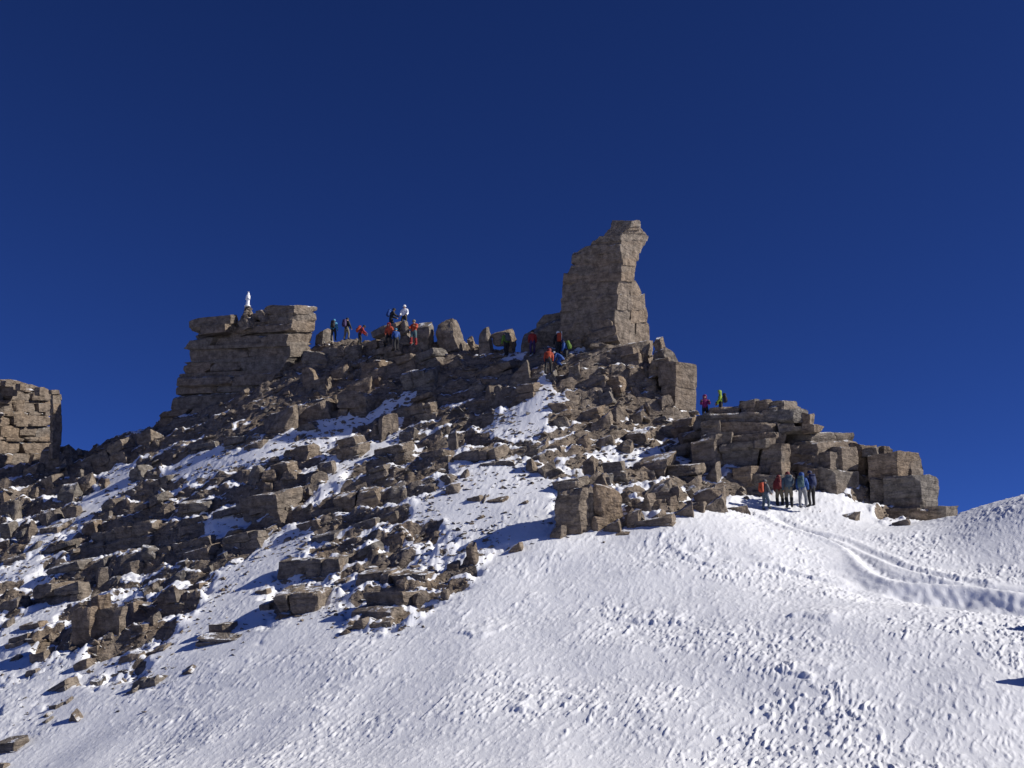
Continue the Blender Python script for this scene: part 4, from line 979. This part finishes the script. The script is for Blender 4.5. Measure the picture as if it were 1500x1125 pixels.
PEOPLE = [
 dict(px=488, py=499, t=80, label='climber with light blue helmet and dark pack standing beside the statue block', jacket='cyan', trousers='black', hat='cyan', yaw=-10, pack='black', packlabel='black backpack on the climber with the light blue helmet', h=1.65),
 dict(px=507, py=498, t=80, label='climber in black jacket and tan trousers standing next to the light blue helmet', jacket='black', trousers='tan', hat='black', yaw=-40, pack='purple', packlabel='dark backpack on the climber in tan trousers', h=1.7, boots='navy', hatkind='cap'),
 dict(px=526, py=506, t=78.5, label='climber in red jacket bending forward on the ridge near the statue block', jacket='red', trousers='black', hat='black', yaw=-80, lean=25, pack='orange', packlabel='orange backpack on the bending climber in red', arms=(50, 50), hatkind='cap', h=1.6),
 dict(px=572, py=484, t=77, label='climber in black with blue backpack standing on the flat crest slab', jacket='black', trousers='black', hat='black', yaw=-70, lean=14, pack='blue', packlabel='blue backpack on the climber upon the crest slab', arms=(40, 40), elbow=50, hatkind='cap', h=1.68),
 dict(px=592, py=482, t=77, label='climber in white jacket and white helmet standing on the crest', jacket='white', trousers='black', hat='white', yaw=165, h=1.75),
 dict(px=570, py=505, t=74.5, label='climber in orange hood sitting low in front of the crest slab', jacket='orange', trousers='black', hat='red', yaw=170, crouch=.5, lean=20, hatkind='hood'),
 dict(px=580, py=513, t=74, label='climber in blue jacket and black trousers below the crest slab', jacket='blue', trousers='black', hat='cyan', yaw=20, lean=12, h=1.6),
 dict(px=606, py=506, t=73.5, label='climber in orange jacket, grey trousers and bright red gaiters on the ridge', jacket='orange', trousers='teal', hat='tan', yaw=160, gaiters='red', boots='red', h=1.78, hatkind='cap', arms=(30, 30), elbow=70),
 dict(px=742, py=522, t=73, label='climber in green jacket in the shade beside the mushroom shaped rock', jacket='green', trousers='black', hat='grey', yaw=30, lean=12, pack='grey', packlabel='grey backpack on the climber in green', h=1.75),
 dict(px=780, py=519, t=72, label='climber in red jacket standing in the shade under the dark dome', jacket='red', trousers='purple', hat='black', yaw=0, h=1.65, hatkind='cap'),
 dict(px=818, py=523, t=70, label='climber in black jacket with white helmet at the gully head', jacket='black', trousers='black', hat='white', yaw=15, pack='orange', packlabel='orange backpack on the climber with the white helmet', h=1.72),
 dict(px=830, py=534, t=69, label='climber in blue jacket with green backpack at the gully head', jacket='blue', trousers='black', hat='navy', yaw=70, lean=15, pack='green', packlabel='green backpack on the climber in blue', h=1.68, hatkind='hood'),
 dict(px=803, py=548, t=67, label='climber in bright orange jacket walking up the snow gully', jacket='orange', trousers='black', hat='dkred', yaw=-15, lean=24, stride=.2, arms=(25, 10), h=1.8, hatkind='hood'),
 dict(px=822, py=538, t=67.8, label='crouching climber in blue with white helmet in the snow gully', jacket='blue', trousers='blue', hat='white', yaw=60, crouch=.7, lean=55, arms=(60, 60), h=1.65),
 dict(px=1034, py=620, t=60.8, label='climber in magenta hooded jacket on top of the buttress', jacket='magenta', trousers='black', hat='magenta', yaw=175, hatkind='hood', arms=(35, 35), elbow=80, h=1.6),
 dict(px=1057, py=613, t=60.8, label='climber in lime green jacket with black pack on top of the buttress', jacket='lime', trousers='black', hat='lime', yaw=80, hatkind='hood', pack='black', packlabel='black backpack on the climber in lime green', h=1.6),
 dict(px=1122, py=747, t=53.6, label='climber in grey jacket with orange red backpack at the snow edge', jacket='grey', trousers='steel', hat='grey', yaw=-60, pack='orange', packlabel='orange red backpack on the climber in grey', h=1.5),
 dict(px=1143, py=744, t=54.6, label='climber in dark red jacket waiting under the buttress', jacket='dkred', trousers='tan', hat='dkred', yaw=-20, gaiters='black', pack='dkred', packlabel='dark red backpack on the climber under the buttress', h=1.65, hatkind='cap'),
 dict(px=1157, py=744, t=54.0, label='climber carrying a large steel blue backpack under the buttress', jacket='steel', trousers='tan', hat='dkred', yaw=-5, gaiters='black', pack='steel', packlabel='large steel blue backpack on a climber under the buttress', h=1.8, arms=(10, 60), hatkind='cap'),
 dict(px=1177, py=744, t=53.8, label='climber in blue jacket and pale grey trousers at the snow edge', jacket='blue', trousers='ltgrey', hat='blue', yaw=-25, pack='teal', packlabel='dark green grey backpack on the climber in pale trousers', h=1.75, hatkind='hood'),
 dict(px=1190, py=742, t=54.6, label='climber in dark navy clothing with navy backpack under the buttress', jacket='navy', trousers='black', hat='navy', yaw=5, pack='navy', packlabel='navy backpack on the climber in dark clothing', h=1.8),
]
for i, d_ in enumerate(PEOPLE): person(seed=i * 17 + 3, **d_)
# ski pole carried upright on the pack of the climber at the gully head
V, Q = lathe([(.001, 0), (.012, .01), (.011, .55), (.02, .56), (.02, .68), (.001, .69)], 8)
o = mesh_obj('trekking_pole', V, Q, WHITE, None, smooth=True); o.location = un(823, 500, 69.7); tag(o, 'bright upright pole strapped to the pack at the gully head', 'pole')
